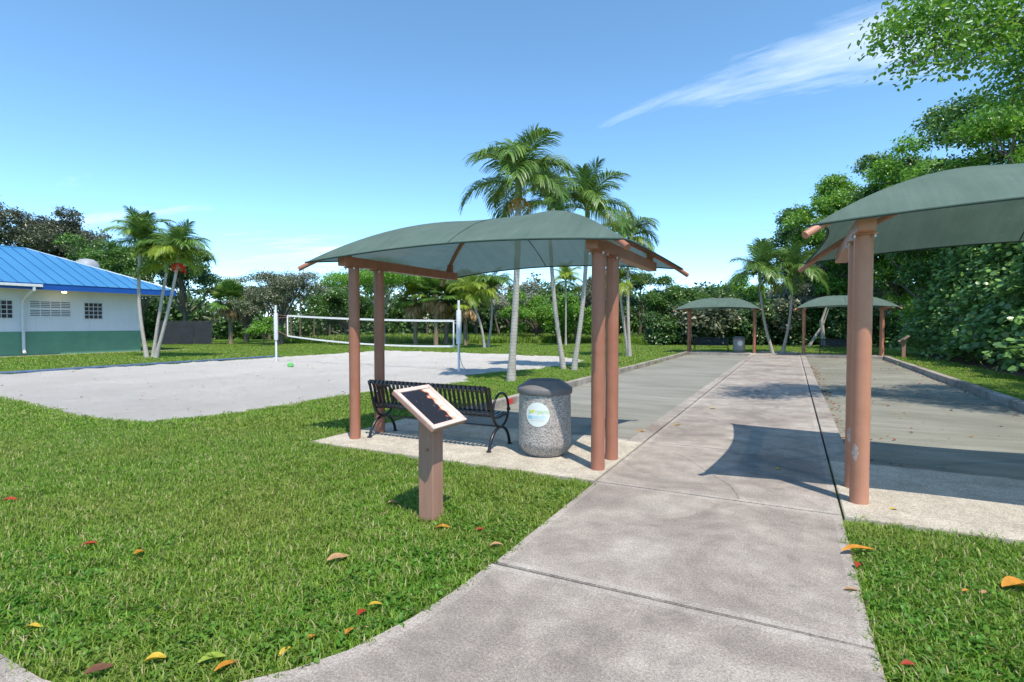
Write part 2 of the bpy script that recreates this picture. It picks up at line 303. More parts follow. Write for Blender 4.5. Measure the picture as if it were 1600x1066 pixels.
class MB:
    def __init__(s): s.v = []; s.f = []; s.m = []
    def add(s, vs, fs, mi=0):
        o = len(s.v); s.v += [tuple(map(float, p)) for p in vs]; s.f += [tuple(i + o for i in f) for f in fs]; s.m += [mi] * len(fs); return s
    def box(s, x0, x1, y0, y1, z0, z1, mi=0):
        return s.add([(x0, y0, z0), (x1, y0, z0), (x1, y1, z0), (x0, y1, z0), (x0, y0, z1), (x1, y0, z1), (x1, y1, z1), (x0, y1, z1)],
                     [(0, 3, 2, 1), (4, 5, 6, 7), (0, 1, 5, 4), (1, 2, 6, 5), (2, 3, 7, 6), (3, 0, 4, 7)], mi)
    def prism(s, poly, z0, z1, mi=0):
        n = len(poly)
        return s.add([(x, y, z0) for x, y in poly] + [(x, y, z1) for x, y in poly],
                     [tuple(range(n))[::-1], tuple(range(n, 2 * n))] + [(i, (i + 1) % n, n + (i + 1) % n, n + i) for i in range(n)], mi)
    def tube(s, pts, r, seg=8, mi=0, caps=True):
        pts = [Vector(p) for p in pts]; n = len(pts); r = r if hasattr(r, '__len__') else [r] * n
        vs = []; up = None
        for i, p in enumerate(pts):
            d = (pts[min(i + 1, n - 1)] - pts[max(i - 1, 0)]).normalized()
            if up is None: up = Vector((0, 0, 1)) if abs(d.z) < 0.9 else Vector((1, 0, 0))
            a = d.cross(up).normalized(); b = a.cross(d).normalized(); up = b
            for k in range(seg):
                t = 2 * math.pi * k / seg; vs.append(p + a * math.cos(t) * r[i] + b * math.sin(t) * r[i])
        fs = [(i * seg + k, i * seg + (k + 1) % seg, (i + 1) * seg + (k + 1) % seg, (i + 1) * seg + k) for i in range(n - 1) for k in range(seg)]
        if caps: fs += [tuple(range(seg))[::-1], tuple((n - 1) * seg + k for k in range(seg))]
        return s.add(vs, fs, mi)
    def lathe(s, prof, seg=24, mi=0, c=(0, 0, 0)):
        n = len(prof); vs = []
        for r, z in prof:
            for k in range(seg):
                t = 2 * math.pi * k / seg; vs.append((c[0] + r * math.cos(t), c[1] + r * math.sin(t), c[2] + z))
        fs = [(i * seg + k, i * seg + (k + 1) % seg, (i + 1) * seg + (k + 1) % seg, (i + 1) * seg + k) for i in range(n - 1) for k in range(seg)]
        fs += [tuple(range(seg))[::-1], tuple((n - 1) * seg + k for k in range(seg))]
        return s.add(vs, fs, mi)
    def mesh(s, name, mats, smooth=False, bevel=0.0):
        m = bpy.data.meshes.new(name); m.from_pydata(s.v, [], s.f)
        mats = mats if isinstance(mats, (list, tuple)) else [mats]
        for k in mats: m.materials.append(MATS[k])
        m.polygons.foreach_set('material_index', s.m)
        if bevel or True:
            bm = bmesh.new(); bm.from_mesh(m); bmesh.ops.recalc_face_normals(bm, faces=bm.faces)
            if bevel: bmesh.ops.bevel(bm, geom=[e for e in bm.edges if e.calc_face_angle(0) > 0.5], offset=bevel, segments=2, affect='EDGES', profile=0.5)
            bm.to_mesh(m); bm.free()
        if smooth:
            m.polygons.foreach_set('use_smooth', [True] * len(m.polygons)); m.set_sharp_from_angle(angle=R(42))
        m.update(); return m
    def obj(s, name, mats, parent=None, smooth=False, bevel=0.0, **k): return obj(name, s.mesh(name, mats, smooth, bevel), parent, **k)

def np_mesh(name, verts, faces, mat, rnd=None, smooth=False):
    """faces: (n,k) int array"""
    m = bpy.data.meshes.new(name); nv = len(verts); nf, k = faces.shape
    m.vertices.add(nv); m.vertices.foreach_set('co', np.ascontiguousarray(verts, dtype=np.float32).ravel())
    m.loops.add(nf * k); m.loops.foreach_set('vertex_index', np.ascontiguousarray(faces, dtype=np.int32).ravel())
    m.polygons.add(nf); m.polygons.foreach_set('loop_start', np.arange(nf, dtype=np.int32) * k)
    m.materials.append(MATS[mat])
    if rnd is not None:
        a = m.attributes.new('rnd', 'FLOAT', 'FACE'); a.data.foreach_set('value', np.ascontiguousarray(rnd, dtype=np.float32))
    if smooth: m.polygons.foreach_set('use_smooth', [True] * nf)
    m.update(calc_edges=True); m.validate(); return m
def unit(a): return a / np.maximum(np.linalg.norm(a, axis=-1, keepdims=True), 1e-9)

# ================================================================== THE SETTING
PXL, PXR = -1.83, 0.41            # path edges
SX = (-2.06, 0.66)                # court-side edges of the kerb strips
CLX, CRX = -5.38, 4.08            # inner faces of the outer kerbs
CY0, CY1 = 7.66, 32.7             # courts, near and far ends
# lawn: one sheet with a rectangular opening for the sunken courts
BIG = 400
hx0, hx1, hy0, hy1 = CLX - 0.1, CRX + 0.1, CY0 - 0.04, CY1 + 0.06
ZL = -0.03
MB().add([(-BIG, -BIG, ZL), (BIG, -BIG, ZL), (BIG, hy0, ZL), (-BIG, hy0, ZL), (-BIG, hy1, ZL), (BIG, hy1, ZL), (BIG, BIG, ZL), (-BIG, BIG, ZL),
          (hx0, hy0, ZL), (hx1, hy0, ZL), (hx1, hy1, ZL), (hx0, hy1, ZL)],
         [(0, 1, 2, 9, 8, 3), (4, 11, 10, 5, 6, 7), (3, 8, 11, 4), (9, 2, 5, 10)]).obj('lawn', 'lawn_soil')['kind'] = 'structure'

def slab(poly, z1, mats, parent, name='slab', z0=-0.13, border=0.085):
    bm = bmesh.new(); vs = [bm.verts.new((x, y, z1)) for x, y in poly]; f = bm.faces.new(vs)
    if f.normal.z < 0: f.normal_flip()
    ex = bmesh.ops.extrude_face_region(bm, geom=[f]); dn = [v for v in ex['geom'] if isinstance(v, bmesh.types.BMVert)]
    bmesh.ops.translate(bm, verts=dn, vec=(0, 0, z0 - z1)); bmesh.ops.recalc_face_normals(bm, faces=bm.faces)
    top = [g for g in bm.faces if all(abs(v.co.z - z1) < 1e-5 for v in g.verts)]
    bmesh.ops.bevel(bm, geom=list({e for g in top for e in g.edges}), offset=0.006, segments=2, affect='EDGES')
    top = [g for g in bm.faces if all(abs(v.co.z - z1) < 1e-5 for v in g.verts)]
    if border:
        r = bmesh.ops.inset_region(bm, faces=top, thickness=border, depth=0)
        for g in r['faces']: g.material_index = 1
        for g in top: g.material_index = 0
    m = bpy.data.meshes.new(name); bm.to_mesh(m); bm.free()
    for k in mats: m.materials.append(MATS[k])
    return obj(name, m, parent)

# path: dirt bed with concrete slabs
path = MB().box(SX[0] + 0.02, SX[1] - 0.02, CY0 - 0.02, CY1 + 0.03, -0.30, -0.115).obj('path', 'joint_dirt'); path['kind'] = 'structure'
EDGE = [(-1.835, 3.235), (-1.85, 2.75), (-1.89, 2.41), (-1.985, 2.02), (-2.11, 1.79), (-2.27, 1.585), (-2.50, 1.38), (-2.80, 1.25), (-3.10, 1.20), (-3.45, 1.20)]
gp = 0.007
CM = ['path_concrete', 'path_border']
apron = [(PXR, 3.255 - gp)] + [(x, y - (gp if i == 0 else 0)) for i, (x, y) in enumerate(EDGE)] + [(-3.45, -1.1), (PXR, -1.1)]
slab(apron[::-1], 0.0, CM, path)
for i in range(4): slab([(-3.45 - gp - 2.1 * (i + 1), -1.1), (-3.45 - 3 * gp - 2.1 * i, -1.1), (-3.45 - 3 * gp - 2.1 * i, 1.2), (-3.45 - gp - 2.1 * (i + 1), 1.2)], 0.0, CM, path)
for i in range(3): slab([(PXR + gp + 2.1 * i, -1.1), (PXR - gp + 2.1 * (i + 1), -1.1), (PXR - gp + 2.1 * (i + 1), 1.2), (PXR + gp + 2.1 * i, 1.2)], 0.0, CM, path)
ys = [3.25, 5.44] + [5.44 + 2.19 * (i + 1) for i in range(13)]
ys[-1] = 35.0
for a, b in zip(ys[:-1], ys[1:]):
    slab([(PXL + gp, a + gp), (PXR - gp, a + gp), (PXR - gp, b - gp), (PXL + gp, b - gp)], 0.0, CM, path)
crk = [G(*q) for q in ((1040, 703), (1058, 710), (1074, 717), (1090, 727), (1104, 737), (1122, 748), (1138, 757), (1149, 768), (1153, 780))]
mk = MB()
for (a, b), (c_, d_) in zip(crk[:-1], crk[1:]):
    for q in range(4):
        t0, t1 = q / 4, (q + 1) / 4; x0, y0, x1, y1 = a + (c_ - a) * t0, b + (d_ - b) * t0, a + (c_ - a) * t1, b + (d_ - b) * t1
        jx = random.uniform(-.016, .016); w_ = random.uniform(.0010, .0028)
        mk.add([(x0 - w_, y0 - w_, .0015), (x0 + w_, y0 + w_, .0015), (x1 + w_ + jx, y1 + w_, .0015), (x1 - w_ + jx, y1 - w_, .0015)], [(0, 1, 2, 3)])
mk.obj('crack', 'joint_dirt', path)
# pads
def pad(x0, x1, y0, y1, name='shelter_pad'):
    p = slab([(x0, y0), (x1, y0), (x1, y1), (x0, y1)], 0.006, ['pad_concrete', 'pad_concrete'], None, name, border=0.0); p['kind'] = 'structure'; return p
pad(-6.02, PXL - gp, 5.44, CY0 - 0.10); pad(PXR + 0.012, 4.75, 5.40, CY0 - 0.10)
pad(-6.02, PXL - gp, CY1 + 0.17, 35.6); pad(PXR + gp, 4.75, CY1 + 0.17, 35.6)
pad(-3.0, 1.6, 35.62, 37.2, 'path_end')
# kerbs
def kerb(x0, x1, y0, y1, z1, n):
    k = MB().box(x0, x1, y0, y1, -0.3, -0.14).obj('court_kerb', 'joint_dirt'); k['kind'] = 'structure'
    long_y = (y1 - y0) > (x1 - x0)
    for i in range(n):
        if long_y: a = y0 + (y1 - y0) * i / n; b = y0 + (y1 - y0) * (i + 1) / n; r = (x0, x1, a + 0.004, b - 0.004)
        else: a = x0 + (x1 - x0) * i / n; b = x0 + (x1 - x0) * (i + 1) / n; r = (a + 0.004, b - 0.004, y0, y1)
        dz = random.uniform(-0.006, 0.006)
        MB().box(*r, -0.139, z1 + dz).obj('kerb_stone', 'kerb_concrete', k, bevel=0.008)
    return k
kerb(SX[0], PXL - 0.018, CY0 - 0.08, CY1 + 0.16, 0.002, 8)
kerb(PXR + 0.013, SX[1], CY0 - 0.08, CY1 + 0.16, 0.002, 8)
lk = kerb(CLX - 0.16, CLX, CY0 - 0.08, CY1 + 0.16, 0.085, 8)
kerb(CRX, CRX + 0.2, CY0 - 0.08, CY1 + 0.16, 0.085, 8)
kerb(CLX + 0.005, SX[0] - 0.005, CY0 - 0.085, CY0, 0.0, 3); kerb(SX[1] + 0.005, CRX - 0.005, CY0 - 0.085, CY0, 0.0, 3)
kerb(CLX + 0.005, SX[0] - 0.005, CY1, CY1 + 0.155, 0.06, 3); kerb(SX[1] + 0.005, CRX - 0.005, CY1, CY1 + 0.155, 0.06, 3)
MB().box(CLX - 0.0, CLX + 0.004, 10.15, 10.45, -0.05, 0.06).obj('paint_mark', 'red_paint', lk)
def sheet(name, x0, x1, y0, y1, z, mat, n=(24, 120), amp=0.006):
    xs = np.linspace(x0, x1, n[0]); yy = np.linspace(y0, y1, n[1]); X, Y = np.meshgrid(xs, yy)
    Z = z + amp * (np.sin(X * 2.1 + Y * 0.7) + np.sin(Y * 1.3 - X) * 0.6)
    v = np.stack([X.ravel(), Y.ravel(), Z.ravel()], 1); i = np.arange(n[0] * n[1]).reshape(n[1], n[0])
    f = np.stack([i[:-1, :-1], i[:-1, 1:], i[1:, 1:], i[1:, :-1]], -1).reshape(-1, 4)
    o = obj(name, np_mesh(name, v, f, mat, smooth=True)); o['kind'] = 'structure'; return o
sheet('bocce_court', CLX - 0.01, SX[0] + 0.01, CY0 - 0.02, CY1 + 0.02, -0.085, 'court_grit')
sheet('bocce_court', SX[1] - 0.01, CRX + 0.01, CY0 - 0.02, CY1 + 0.02, -0.085, 'court_grit_darker')

# sand court
SAND = [(-23.3, 8.0), (-20, 6.2), (-15.85, 5.52), (-12.3, 5.15), (-10.6, 5.05), (-9.75, 5.3), (-9.35, 6.0), (-9.27, 6.8), (-9.25, 8.2), (-9.3, 9.8), (-8.7, 11.6),
        (-8.35, 13.4), (-9.3, 14.9), (-9.1, 16.5), (-8.4, 18.5), (-8.0, 21), (-8.4, 23.6), (-10, 25.6), (-14, 26.6), (-19, 27.0), (-23.2, 26.8)]
def dens(poly, step, wob):
    out = []
    for (a, b), (c, d) in zip(poly, poly[1:] + poly[:1]):
        n = max(1, int(math.hypot(c - a, d - b) / step))
        for i in range(n):
            t_ = i / n; out.append((a + (c - a) * t_ + random.gauss(0, wob), b + (d - b) * t_ + random.gauss(0, wob)))
    return out
SANDP = dens(SAND, 0.22, 0.045)
def inside(poly, P):
    P = np.asarray(P); x, y = P[:, 0], P[:, 1]; r = np.zeros(len(P), bool); n = len(poly); j = n - 1
    for i in range(n):
        xi, yi = poly[i]; xj, yj = poly[j]
        with np.errstate(divide='ignore', invalid='ignore'):
            r ^= ((yi > y) != (yj > y)) & (x < (xj - xi) * (y - yi) / (yj - yi + 1e-12) + xi)
        j = i
    return r
gx_, gy_ = np.meshgrid(np.arange(-23, -8, 0.21), np.arange(5, 27, 0.21)); gpnt = np.stack([gx_.ravel(), gy_.ravel()], 1) + rng.uniform(-.08, .08, (gx_.size, 2))
gpnt = gpnt[inside(SAND, gpnt)]
pts2 = [Vector(p) for p in SANDP] + [Vector(p) for p in gpnt.tolist()]
res = geometry.delaunay_2d_cdt(pts2, [], [list(range(len(SANDP)))], 1, 1e-4)
nb = len(SANDP)
zz = []
for i, v_ in enumerate(res[0]):
    x, y = v_.x, v_.y
    zz.append(-0.022 if i < nb else 0.016 + 0.014 * math.sin(x * 1.9 + math.sin(y * 1.3)) * math.sin(y * 1.6 + x * .4) + random.uniform(-0.026, 0.026))
sm = bpy.data.meshes.new('sand'); sm.from_pydata([(v_.x, v_.y, z) for v_, z in zip(res[0], zz)], [], [tuple(f_) for f_ in res[2]])
sm.materials.append(MATS['sand']); sm.polygons.foreach_set('use_smooth', [True] * len(sm.polygons)); sm.update()
obj('sand_court', sm)['kind'] = 'structure'

# blue edging tube along the far left side of the sand
ed = thing('sand_edging', 'long faded blue edging along the left side of the white sand', 'edging', (-23.45, 7.0, 0))
yy = 0.0; k = 0
while yy < 10.5:
    L = 2.45
    MB().tube([(0.04 * math.sin(k * 1.7), yy + 0.004, 0.022), (0.03 * math.sin(k * 2.3 + 1), yy + L * 0.5, 0.026), (0.04 * math.sin((k + 1) * 1.7), yy + L - 0.004, 0.022)], 0.062, 10).obj('edging_piece', 'edging_blue', ed, smooth=True)
    yy += L; k += 1

# ================================================================== SHELTERS
def make_shelter(name, label, loc, rz, paint, group):
    t = thing(name, label, 'shade shelter', loc, rz, group)
    HX = 1.83; Y0, Y1, YC = -0.50, 2.86, 1.18; CXc, RXc = 2.25, 0.40; ZC, RISE = 2.51, 0.69
    prof = lambda s: 1 - (1 - s) ** 2.0
    def raf(s, sx, sy):
        yc_ = Y0 if sy < 0 else Y1
        return np.array([sx * (CXc + (RXc - CXc) * s), yc_ + (YC - yc_) * s, ZC + RISE * prof(s)])
    for sx in (-1, 1):
        for y in (0.0, 0.53):
            p = MB().lathe([(0.078, 0.0), (0.078, 2.455)], 20).obj('post', paint, t, smooth=True, loc=(sx * HX, y, 0))
            MB().box(-0.10, 0.10, -0.10, 0.10, 2.456, 2.470).obj('cap_plate', paint, p)
            for bx in (-0.078, 0.078):
                for by in (-0.078, 0.078): MB().lathe([(0.012, 2.430), (0.012, 2.456)], 6, c=(bx, by, 0)).obj('bolt', 'galvanised', p)
        b = MB().box(sx * HX - 0.07, sx * HX + 0.07, -0.24, 2.62, 2.471, 2.605).obj('beam', paint, t, bevel=0.008)
        for sy in (-1, 1):
            s_ = (CXc - HX) / (CXc - RXc); q = raf(s_, sx, sy)
            MB().box(q[0] - 0.04, q[0] + 0.04, q[1] - 0.04, q[1] + 0.04, 2.606, q[2] - 0.045).obj('bracket', paint, t)
            ss = np.linspace(-0.035, 1, 18)
            MB().tube([raf(max(s, -0.06), sx, sy) - [0, 0, 0.045] for s in ss], 0.034, 10).obj('rafter', paint, t, smooth=True)
    MB().tube([(-RXc, YC, ZC + RISE - 0.045), (RXc, YC, ZC + RISE - 0.045)], 0.034, 10).obj('ridge_pipe', paint, t, smooth=True)
    # canopy: four membrane panels between rafters, with concave edges
    m = MB(); hems = []; NT_, NS = 28, 14
    for A, B, dip in (((-1, -1), (1, -1), 0.10), ((1, -1), (1, 1), 0.10), ((1, 1), (-1, 1), 0.10), ((-1, 1), (-1, -1), 0.10)):
        vs = []; hem = []
        for i in range(NT_ + 1):
            tt = i / NT_; s0 = dip * (1 - abs(2 * tt - 1) ** 2.0)
            for j in range(NS + 1):
                s = s0 + (1 - s0) * j / NS; p = raf(s, *A) * (1 - tt) + raf(s, *B) * tt
                sag = 0.05 * 4 * tt * (1 - tt) * 4 * (s - s0) * (1 - s) if s0 < 1 else 0
                p[2] -= sag; p[2] += 0.006 * math.sin(tt * 41 + s * 9) * math.sin(s * 14 + tt * 5) * (1 - abs(2 * tt - 1)) * math.sin(math.pi * (s - s0) / (1 - s0)); vs.append(p)
                if j == 0: hem.append(p)
        fs = [(i * (NS + 1) + j, (i + 1) * (NS + 1) + j, (i + 1) * (NS + 1) + j + 1, i * (NS + 1) + j + 1) for i in range(NT_) for j in range(NS)]
        m.add(vs, fs); hems.append(hem)
    mm = m.mesh('canopy', 'shade_fabric')
    bm = bmesh.new(); bm.from_mesh(mm); bmesh.ops.remove_doubles(bm, verts=bm.verts, dist=0.0015); bm.to_mesh(mm); bm.free()
    mm.polygons.foreach_set('use_smooth', [True] * len(mm.polygons)); mm.set_sharp_from_angle(angle=R(35))
    can = obj('canopy', mm, t)
    for A, B, dip in (((-1, -1), (1, -1), 0.10), ((1, 1), (-1, 1), 0.10)):
        pts = []
        for j in range(NS + 1):
            s = dip + (1 - dip) * j / NS; p = (raf(s, *A) + raf(s, *B)) / 2; p[2] -= 0.05 * 4 * (s - dip) * (1 - s); pts.append(p)
        MB().tube(pts, 0.007, 6).obj('seam', 'fabric_hem', can, smooth=True)
    for h in hems: MB().tube(h, 0.012, 6).obj('hem', 'fabric_hem', can, smooth=True)
    return t
GS = 'four shade shelters at the ends of the courts'
make_shelter('shade_shelter', 'near green canopy shelter over the bench and trash can beside the lawn', (-3.78, 5.90, 0.006), 0, 'brown_paint', GS)
rs = make_shelter('shade_shelter', 'near right shelter with scuffed brown posts, its canopy cut by the photo edge', (2.40, 5.90, 0.006), 0, 'brown_paint_sunlit', GS)
make_shelter('shade_shelter', 'far left shelter with rounded green canopy over a bench and trash can', (-3.78, 34.85, 0.006), math.pi, 'brown_paint', GS)
make_shelter('shade_shelter', 'far right shelter partly hidden behind the near brown posts', (2.40, 34.85, 0.006), math.pi, 'brown_paint_sunlit', GS)
# scuff marks on the near right posts
for px_, py_, r_, z0 in ((-1.83, 0.0, 0.0795, 0.40), (-1.83, 0.53, 0.0795, 0.46)):
    m = MB(); n = 9; vs = []; 
    for i in range(n):
        for j in range(7):
            u = i / (n - 1); a = R(-125 + 38 * (j / 6 - 0.5) * (0.35 + math.sin(u * math.pi) * (0.8 + 0.25 * math.sin(i * 2.3 + j))))
            vs.append((px_ + r_ * math.cos(a), py_ + r_ * math.sin(a), z0 + 0.15 * u + 0.02 * math.sin(j * 2.1)))
    m.add(vs, [(i * 7 + j, i * 7 + j + 1, (i + 1) * 7 + j + 1, (i + 1) * 7 + j) for i in range(n - 1) for j in range(6)])
    m.obj('scuff_mark', 'scuffed_primer', rs, smooth=True)

# ================================================================== BENCHES
SLAT = [(-.070, .770), (-.088, .800), (-.080, .832), (-.050, .850), (-.018, .838), (.000, .80), (.026, .71), (.055, .60), (.074, .52), (.100, .462), (.150, .436), (.24, .430), (.35, .438), (.43, .452), (.480, .450), (.508, .425), (.500, .392)]
def ribbon_mesh(name, prof, wdt, th, mat):
    m = MB(); n = len(prof); vs = []
    for i, (d, z) in enumerate(prof):
        a = Vector(prof[max(i - 1, 0)]); b = Vector(prof[min(i + 1, n - 1)]); q = (b - a).normalized(); nx, nz = -q.y * th / 2, q.x * th / 2
        for sgn in (-1, 1):
            vs += [(-wdt / 2, d + sgn * nx, z + sgn * nz), (wdt / 2, d + sgn * nx, z + sgn * nz)]
    fs = []
    for i in range(n - 1):
        a, b = i * 4, (i + 1) * 4
        fs += [(a, a + 1, b + 1, b), (a + 2, b + 2, b + 3, a + 3), (a, b, b + 2, a + 2), (a + 1, a + 3, b + 3, b + 1)]
    fs += [(0, 2, 3, 1), ((n - 1) * 4, (n - 1) * 4 + 1, (n - 1) * 4 + 3, (n - 1) * 4 + 2)]
    m.add(vs, fs); return m.mesh(name, mat, smooth=True)
SLAT_MESH = ribbon_mesh('slat', SLAT, 0.042, 0.008, 'bench_black')
def arc(cx_, cz_, rx, rz, a0, a1, n=20): return [(cx_ + rx * math.cos(R(a0 + (a1 - a0) * i / n)), cz_ + rz * math.sin(R(a0 + (a1 - a0) * i / n))) for i in range(n + 1)]
def end_frame():
    m = MB(); T = lambda pr, r: m.tube([(0, d, z) for d, z in pr], r, 10)
    T(arc(0.305, 0.505, 0.215, 0.225, 0, 360, 36)[:-1] + [(0.52, 0.505)], 0.017)
    T([(-.02, .012), (.0, .07), (.035, .14), (.09, .205), (.17, .255), (.26, .278), (.35, .272), (.43, .235), (.49, .175), (.53, .10), (.555, .012)], 0.021)
    T([(.27, .285), (.17, .32), (.105, .39), (.066, .49), (.045, .57), (.012, .70), (-.015, .80), (-.035, .825)], 0.019)
    T([(.10, .428), (.25, .414), (.42, .434), (.50, .42)], 0.018)
    for d in (-.025, .558): m.lathe([(0.036, 0.0), (0.036, 0.010), (0.024, 0.020)], 12, c=(0, d, 0))
    m.lathe([(0.026, -0.018), (0.026, 0.018)], 12, c=(0, 0.525, 0.49))
    return m.mesh('end_frame', 'bench_black', smooth=True)
END_MESH = end_frame()
def make_bench(label, loc, rz, L=1.98):
    t = thing('park_bench', label, 'bench', loc, rz, 'black slatted benches under the shelters')
    n = 27
    for i in range(n): obj('slat', SLAT_MESH, t, loc=(-L / 2 + 0.045 + (L - 0.09) * i / (n - 1), 0, 0))
    for s in (-1, 1): obj('end_frame', END_MESH, t, loc=(s * (L / 2 + 0.012), 0, 0))
    for d, z in ((-0.042, 0.812), (0.062, 0.50), (0.46, 0.428), (0.25, 0.413)):
        MB().tube([(-L / 2, d, z), (L / 2, d, z)], 0.016, 8).obj('rail', 'bench_black', t, smooth=True)
    MB().tube([(-L / 2, 0.26, 0.285), (L / 2, 0.26, 0.285)], 0.012, 8).obj('stretcher', 'bench_black', t, smooth=True)
    return t
make_bench('near black slatted bench seen from behind, beside the trash can', (-4.46, 6.06, 0.006), 0)
make_bench('far left bench under the far canopy, beside the far trash can', (-4.38, 35.15, 0.006), math.pi, 1.9)
make_bench('far right bench half hidden behind the near brown posts', (2.35, 35.15, 0.006), math.pi, 1.9)

# ================================================================== TRASH CANS
def text_mesh(txt, size, mat, spacing=1.0):
    c = bpy.data.curves.new('txt', 'FONT'); c.body = txt; c.size = size; c.align_x = 'CENTER'; c.space_character = spacing; c.resolution_u = 2
    o = bpy.data.objects.new('txt', c); COL.objects.link(o); dg = bpy.context.evaluated_depsgraph_get(); dg.update()
    m = bpy.data.meshes.new_from_object(o.evaluated_get(dg)); bpy.data.objects.remove(o); bpy.data.curves.remove(c)
    m.materials.clear(); m.materials.append(MATS[mat]); return m
BODY_R = lambda z: 0.328 + 0.006 * math.sin(min(1, z / 0.75) * math.pi)
def wrap(m, x, z, a0, off):
    for v in m.vertices:
        zz_ = v.co.y + z; a = a0 + (v.co.x + x) / 0.325; r = BODY_R(zz_) + off; v.co = (r * math.cos(a), r * math.sin(a), zz_)
    m.update()
def make_can(label, loc, rz, near):
    t = thing('trash_can', label, 'trash can', loc, rz, 'speckled concrete trash cans under the shelters')
    pf = [(0.20, 0.0), (0.245, 0.004), (0.262, 0.02), (0.29, 0.055), (0.307, 0.10)] + [(BODY_R(z), z) for z in np.linspace(0.13, 0.775, 12)] + [(0.30, 0.78)]
    MB().lathe(pf, 48).obj('body', 'aggregate', t, smooth=True)
    MB().lathe([(0.28, 0.778), (0.345, 0.780), (0.350, 0.79), (0.350, 0.842), (0.342, 0.856), (0.328, 0.864), (0.222, 0.938), (0.202, 0.945), (0.188, 0.940), (0.180, 0.87)], 48).obj('lid', 'grey_plastic', t, smooth=True)
    MB().lathe([(0.172, 0.865), (0.172, 0.872)], 32).obj('opening', 'dark_void', t)
    a0 = R(-82); zc_ = 0.545
    m = MB(); n = 40; rows = 7; vs = []
    for i in range(rows + 1):
        for k_ in range(n): rr = 0.150 * max(i, 0.02) / rows; vs.append((rr * math.cos(2 * math.pi * k_ / n), rr * math.sin(2 * math.pi * k_ / n), 0))
    m.add(vs, [(i * n + k_, i * n + (k_ + 1) % n, (i + 1) * n + (k_ + 1) % n, (i + 1) * n + k_) for i in range(rows) for k_ in range(n)])
    me = m.mesh('label_disc', 'label_white', smooth=True); wrap(me, 0, zc_, a0, 0.004); d = obj('label_disc', me, t)
    if near:
        for txt, s_, x, z, mt in (('p', .062, -.076, .012, 'label_green'), ('m', .062, -.003, .012, 'label_pale_green'), ('pano', .062, .062, .012, 'label_pale_green'), ('beach', .062, .018, -.040, 'label_pale_blue'), ("Florida's Warmest Welcome", .0135, 0, -.062, 'label_grey')):
            me = text_mesh(txt, s_, mt, 0.92); [setattr(v, 'co', v.co * 1.25) for v in me.vertices]; wrap(me, x * 1.25, zc_ + z * 1.25, a0, 0.0062); obj('lettering', me, d)
        m = MB(); vs = [(0, 0, 0)] + [((0.016 if k_ % 2 else 0.024) * math.cos(k_ * math.pi / 10), (0.016 if k_ % 2 else 0.024) * math.sin(k_ * math.pi / 10), 0) for k_ in range(20)]
        m.add(vs, [(0, k_ + 1, (k_ + 1) % 20 + 1) for k_ in range(20)]); me = m.mesh('sun_mark', 'label_yellow'); wrap(me, -.060, zc_ + .040, a0, 0.0062); obj('sun_mark', me, d)
        m = MB()
        for q in range(3):
            w_ = [(-.03 + .06 * i / 10, .008 * math.sin(i * 1.1 + q) - .013 * q) for i in range(11)]
            m.add([(x, y, 0) for x, y in w_] + [(x, y - .008, 0) for x, y in w_], [(i, i + 1, 12 + i, 11 + i) for i in range(10)])
        me = m.mesh('wave_mark', 'label_blue'); wrap(me, -.095, zc_ - .016, a0, 0.0062); obj('wave_mark', me, d)
    return t
make_can('near speckled concrete trash can with white round label and grey lid', (-2.80, 6.33, 0.006), 0, True)
make_can('far speckled trash can beside the far left bench', (-2.82, 34.95, 0.006), R(10), False)

# ================================================================== SIGN PEDESTALS
def make_sign(label, loc, rz, near):
    t = thing('sign_pedestal', label, 'sign', loc, rz, 'slanted rule signs on brown posts')
    MB().box(-0.075, 0.075, -0.075, 0.075, -0.06, 0.875).obj('post', 'sign_post_wood', t, bevel=0.006)
    if near: MB().lathe([(0.014, 0.0), (0.014, 0.012), (0.008, 0.016)], 10).obj('bolt', 'brown_paint', t, loc=(0.02, -0.074, 0.60), rot=(R(90), 0, 0))
    # panel local frame: x along the reader's width, y up the slope; low edge towards +X of the sign
    al = math.atan2(0.28, 0.40); L, Wd = 0.50, 0.49
    pn = obj('panel', MB().box(-Wd / 2, Wd / 2, -L / 2, L / 2, -0.030, 0.0).mesh('panel', 'sign_edge', bevel=0.004), t, loc=(0, 0, 0.955), rot=(al, 0, R(90)))
    b = 0.042
    for x0, x1, y0, y1 in ((-Wd / 2, Wd / 2, L / 2 - b, L / 2), (-Wd / 2, Wd / 2, -L / 2, -L / 2 + b), (-Wd / 2, -Wd / 2 + b, -L / 2 + b + .001, L / 2 - b - .001), (Wd / 2 - b, Wd / 2, -L / 2 + b + .001, L / 2 - b - .001)):
        MB().box(x0, x1, y0, y1, 0.001, 0.016).obj('frame_strip', 'sign_frame', pn, bevel=0.003)
    MB().box(-Wd / 2 + b + .001, Wd / 2 - b - .001, -L / 2 + b + .001, L / 2 - b - .001, 0.001, 0.006).obj('print', 'weathered_print', pn)
    for sx in (-1, 1):
        for sy in (-1, 1): MB().lathe([(0.007, 0.0161), (0.006, 0.020)], 8, c=(sx * (Wd / 2 - b / 2), sy * (L / 2 - b / 2), 0)).obj('screw', 'galvanised', pn)
    return t
make_sign('near brown post sign with slanted faded panel standing in the lawn', (-2.73, 3.77, 0), 0, True)
make_sign('far small slanted sign post by the leafy hedge', (4.95, 33.0, 0), math.pi, False)

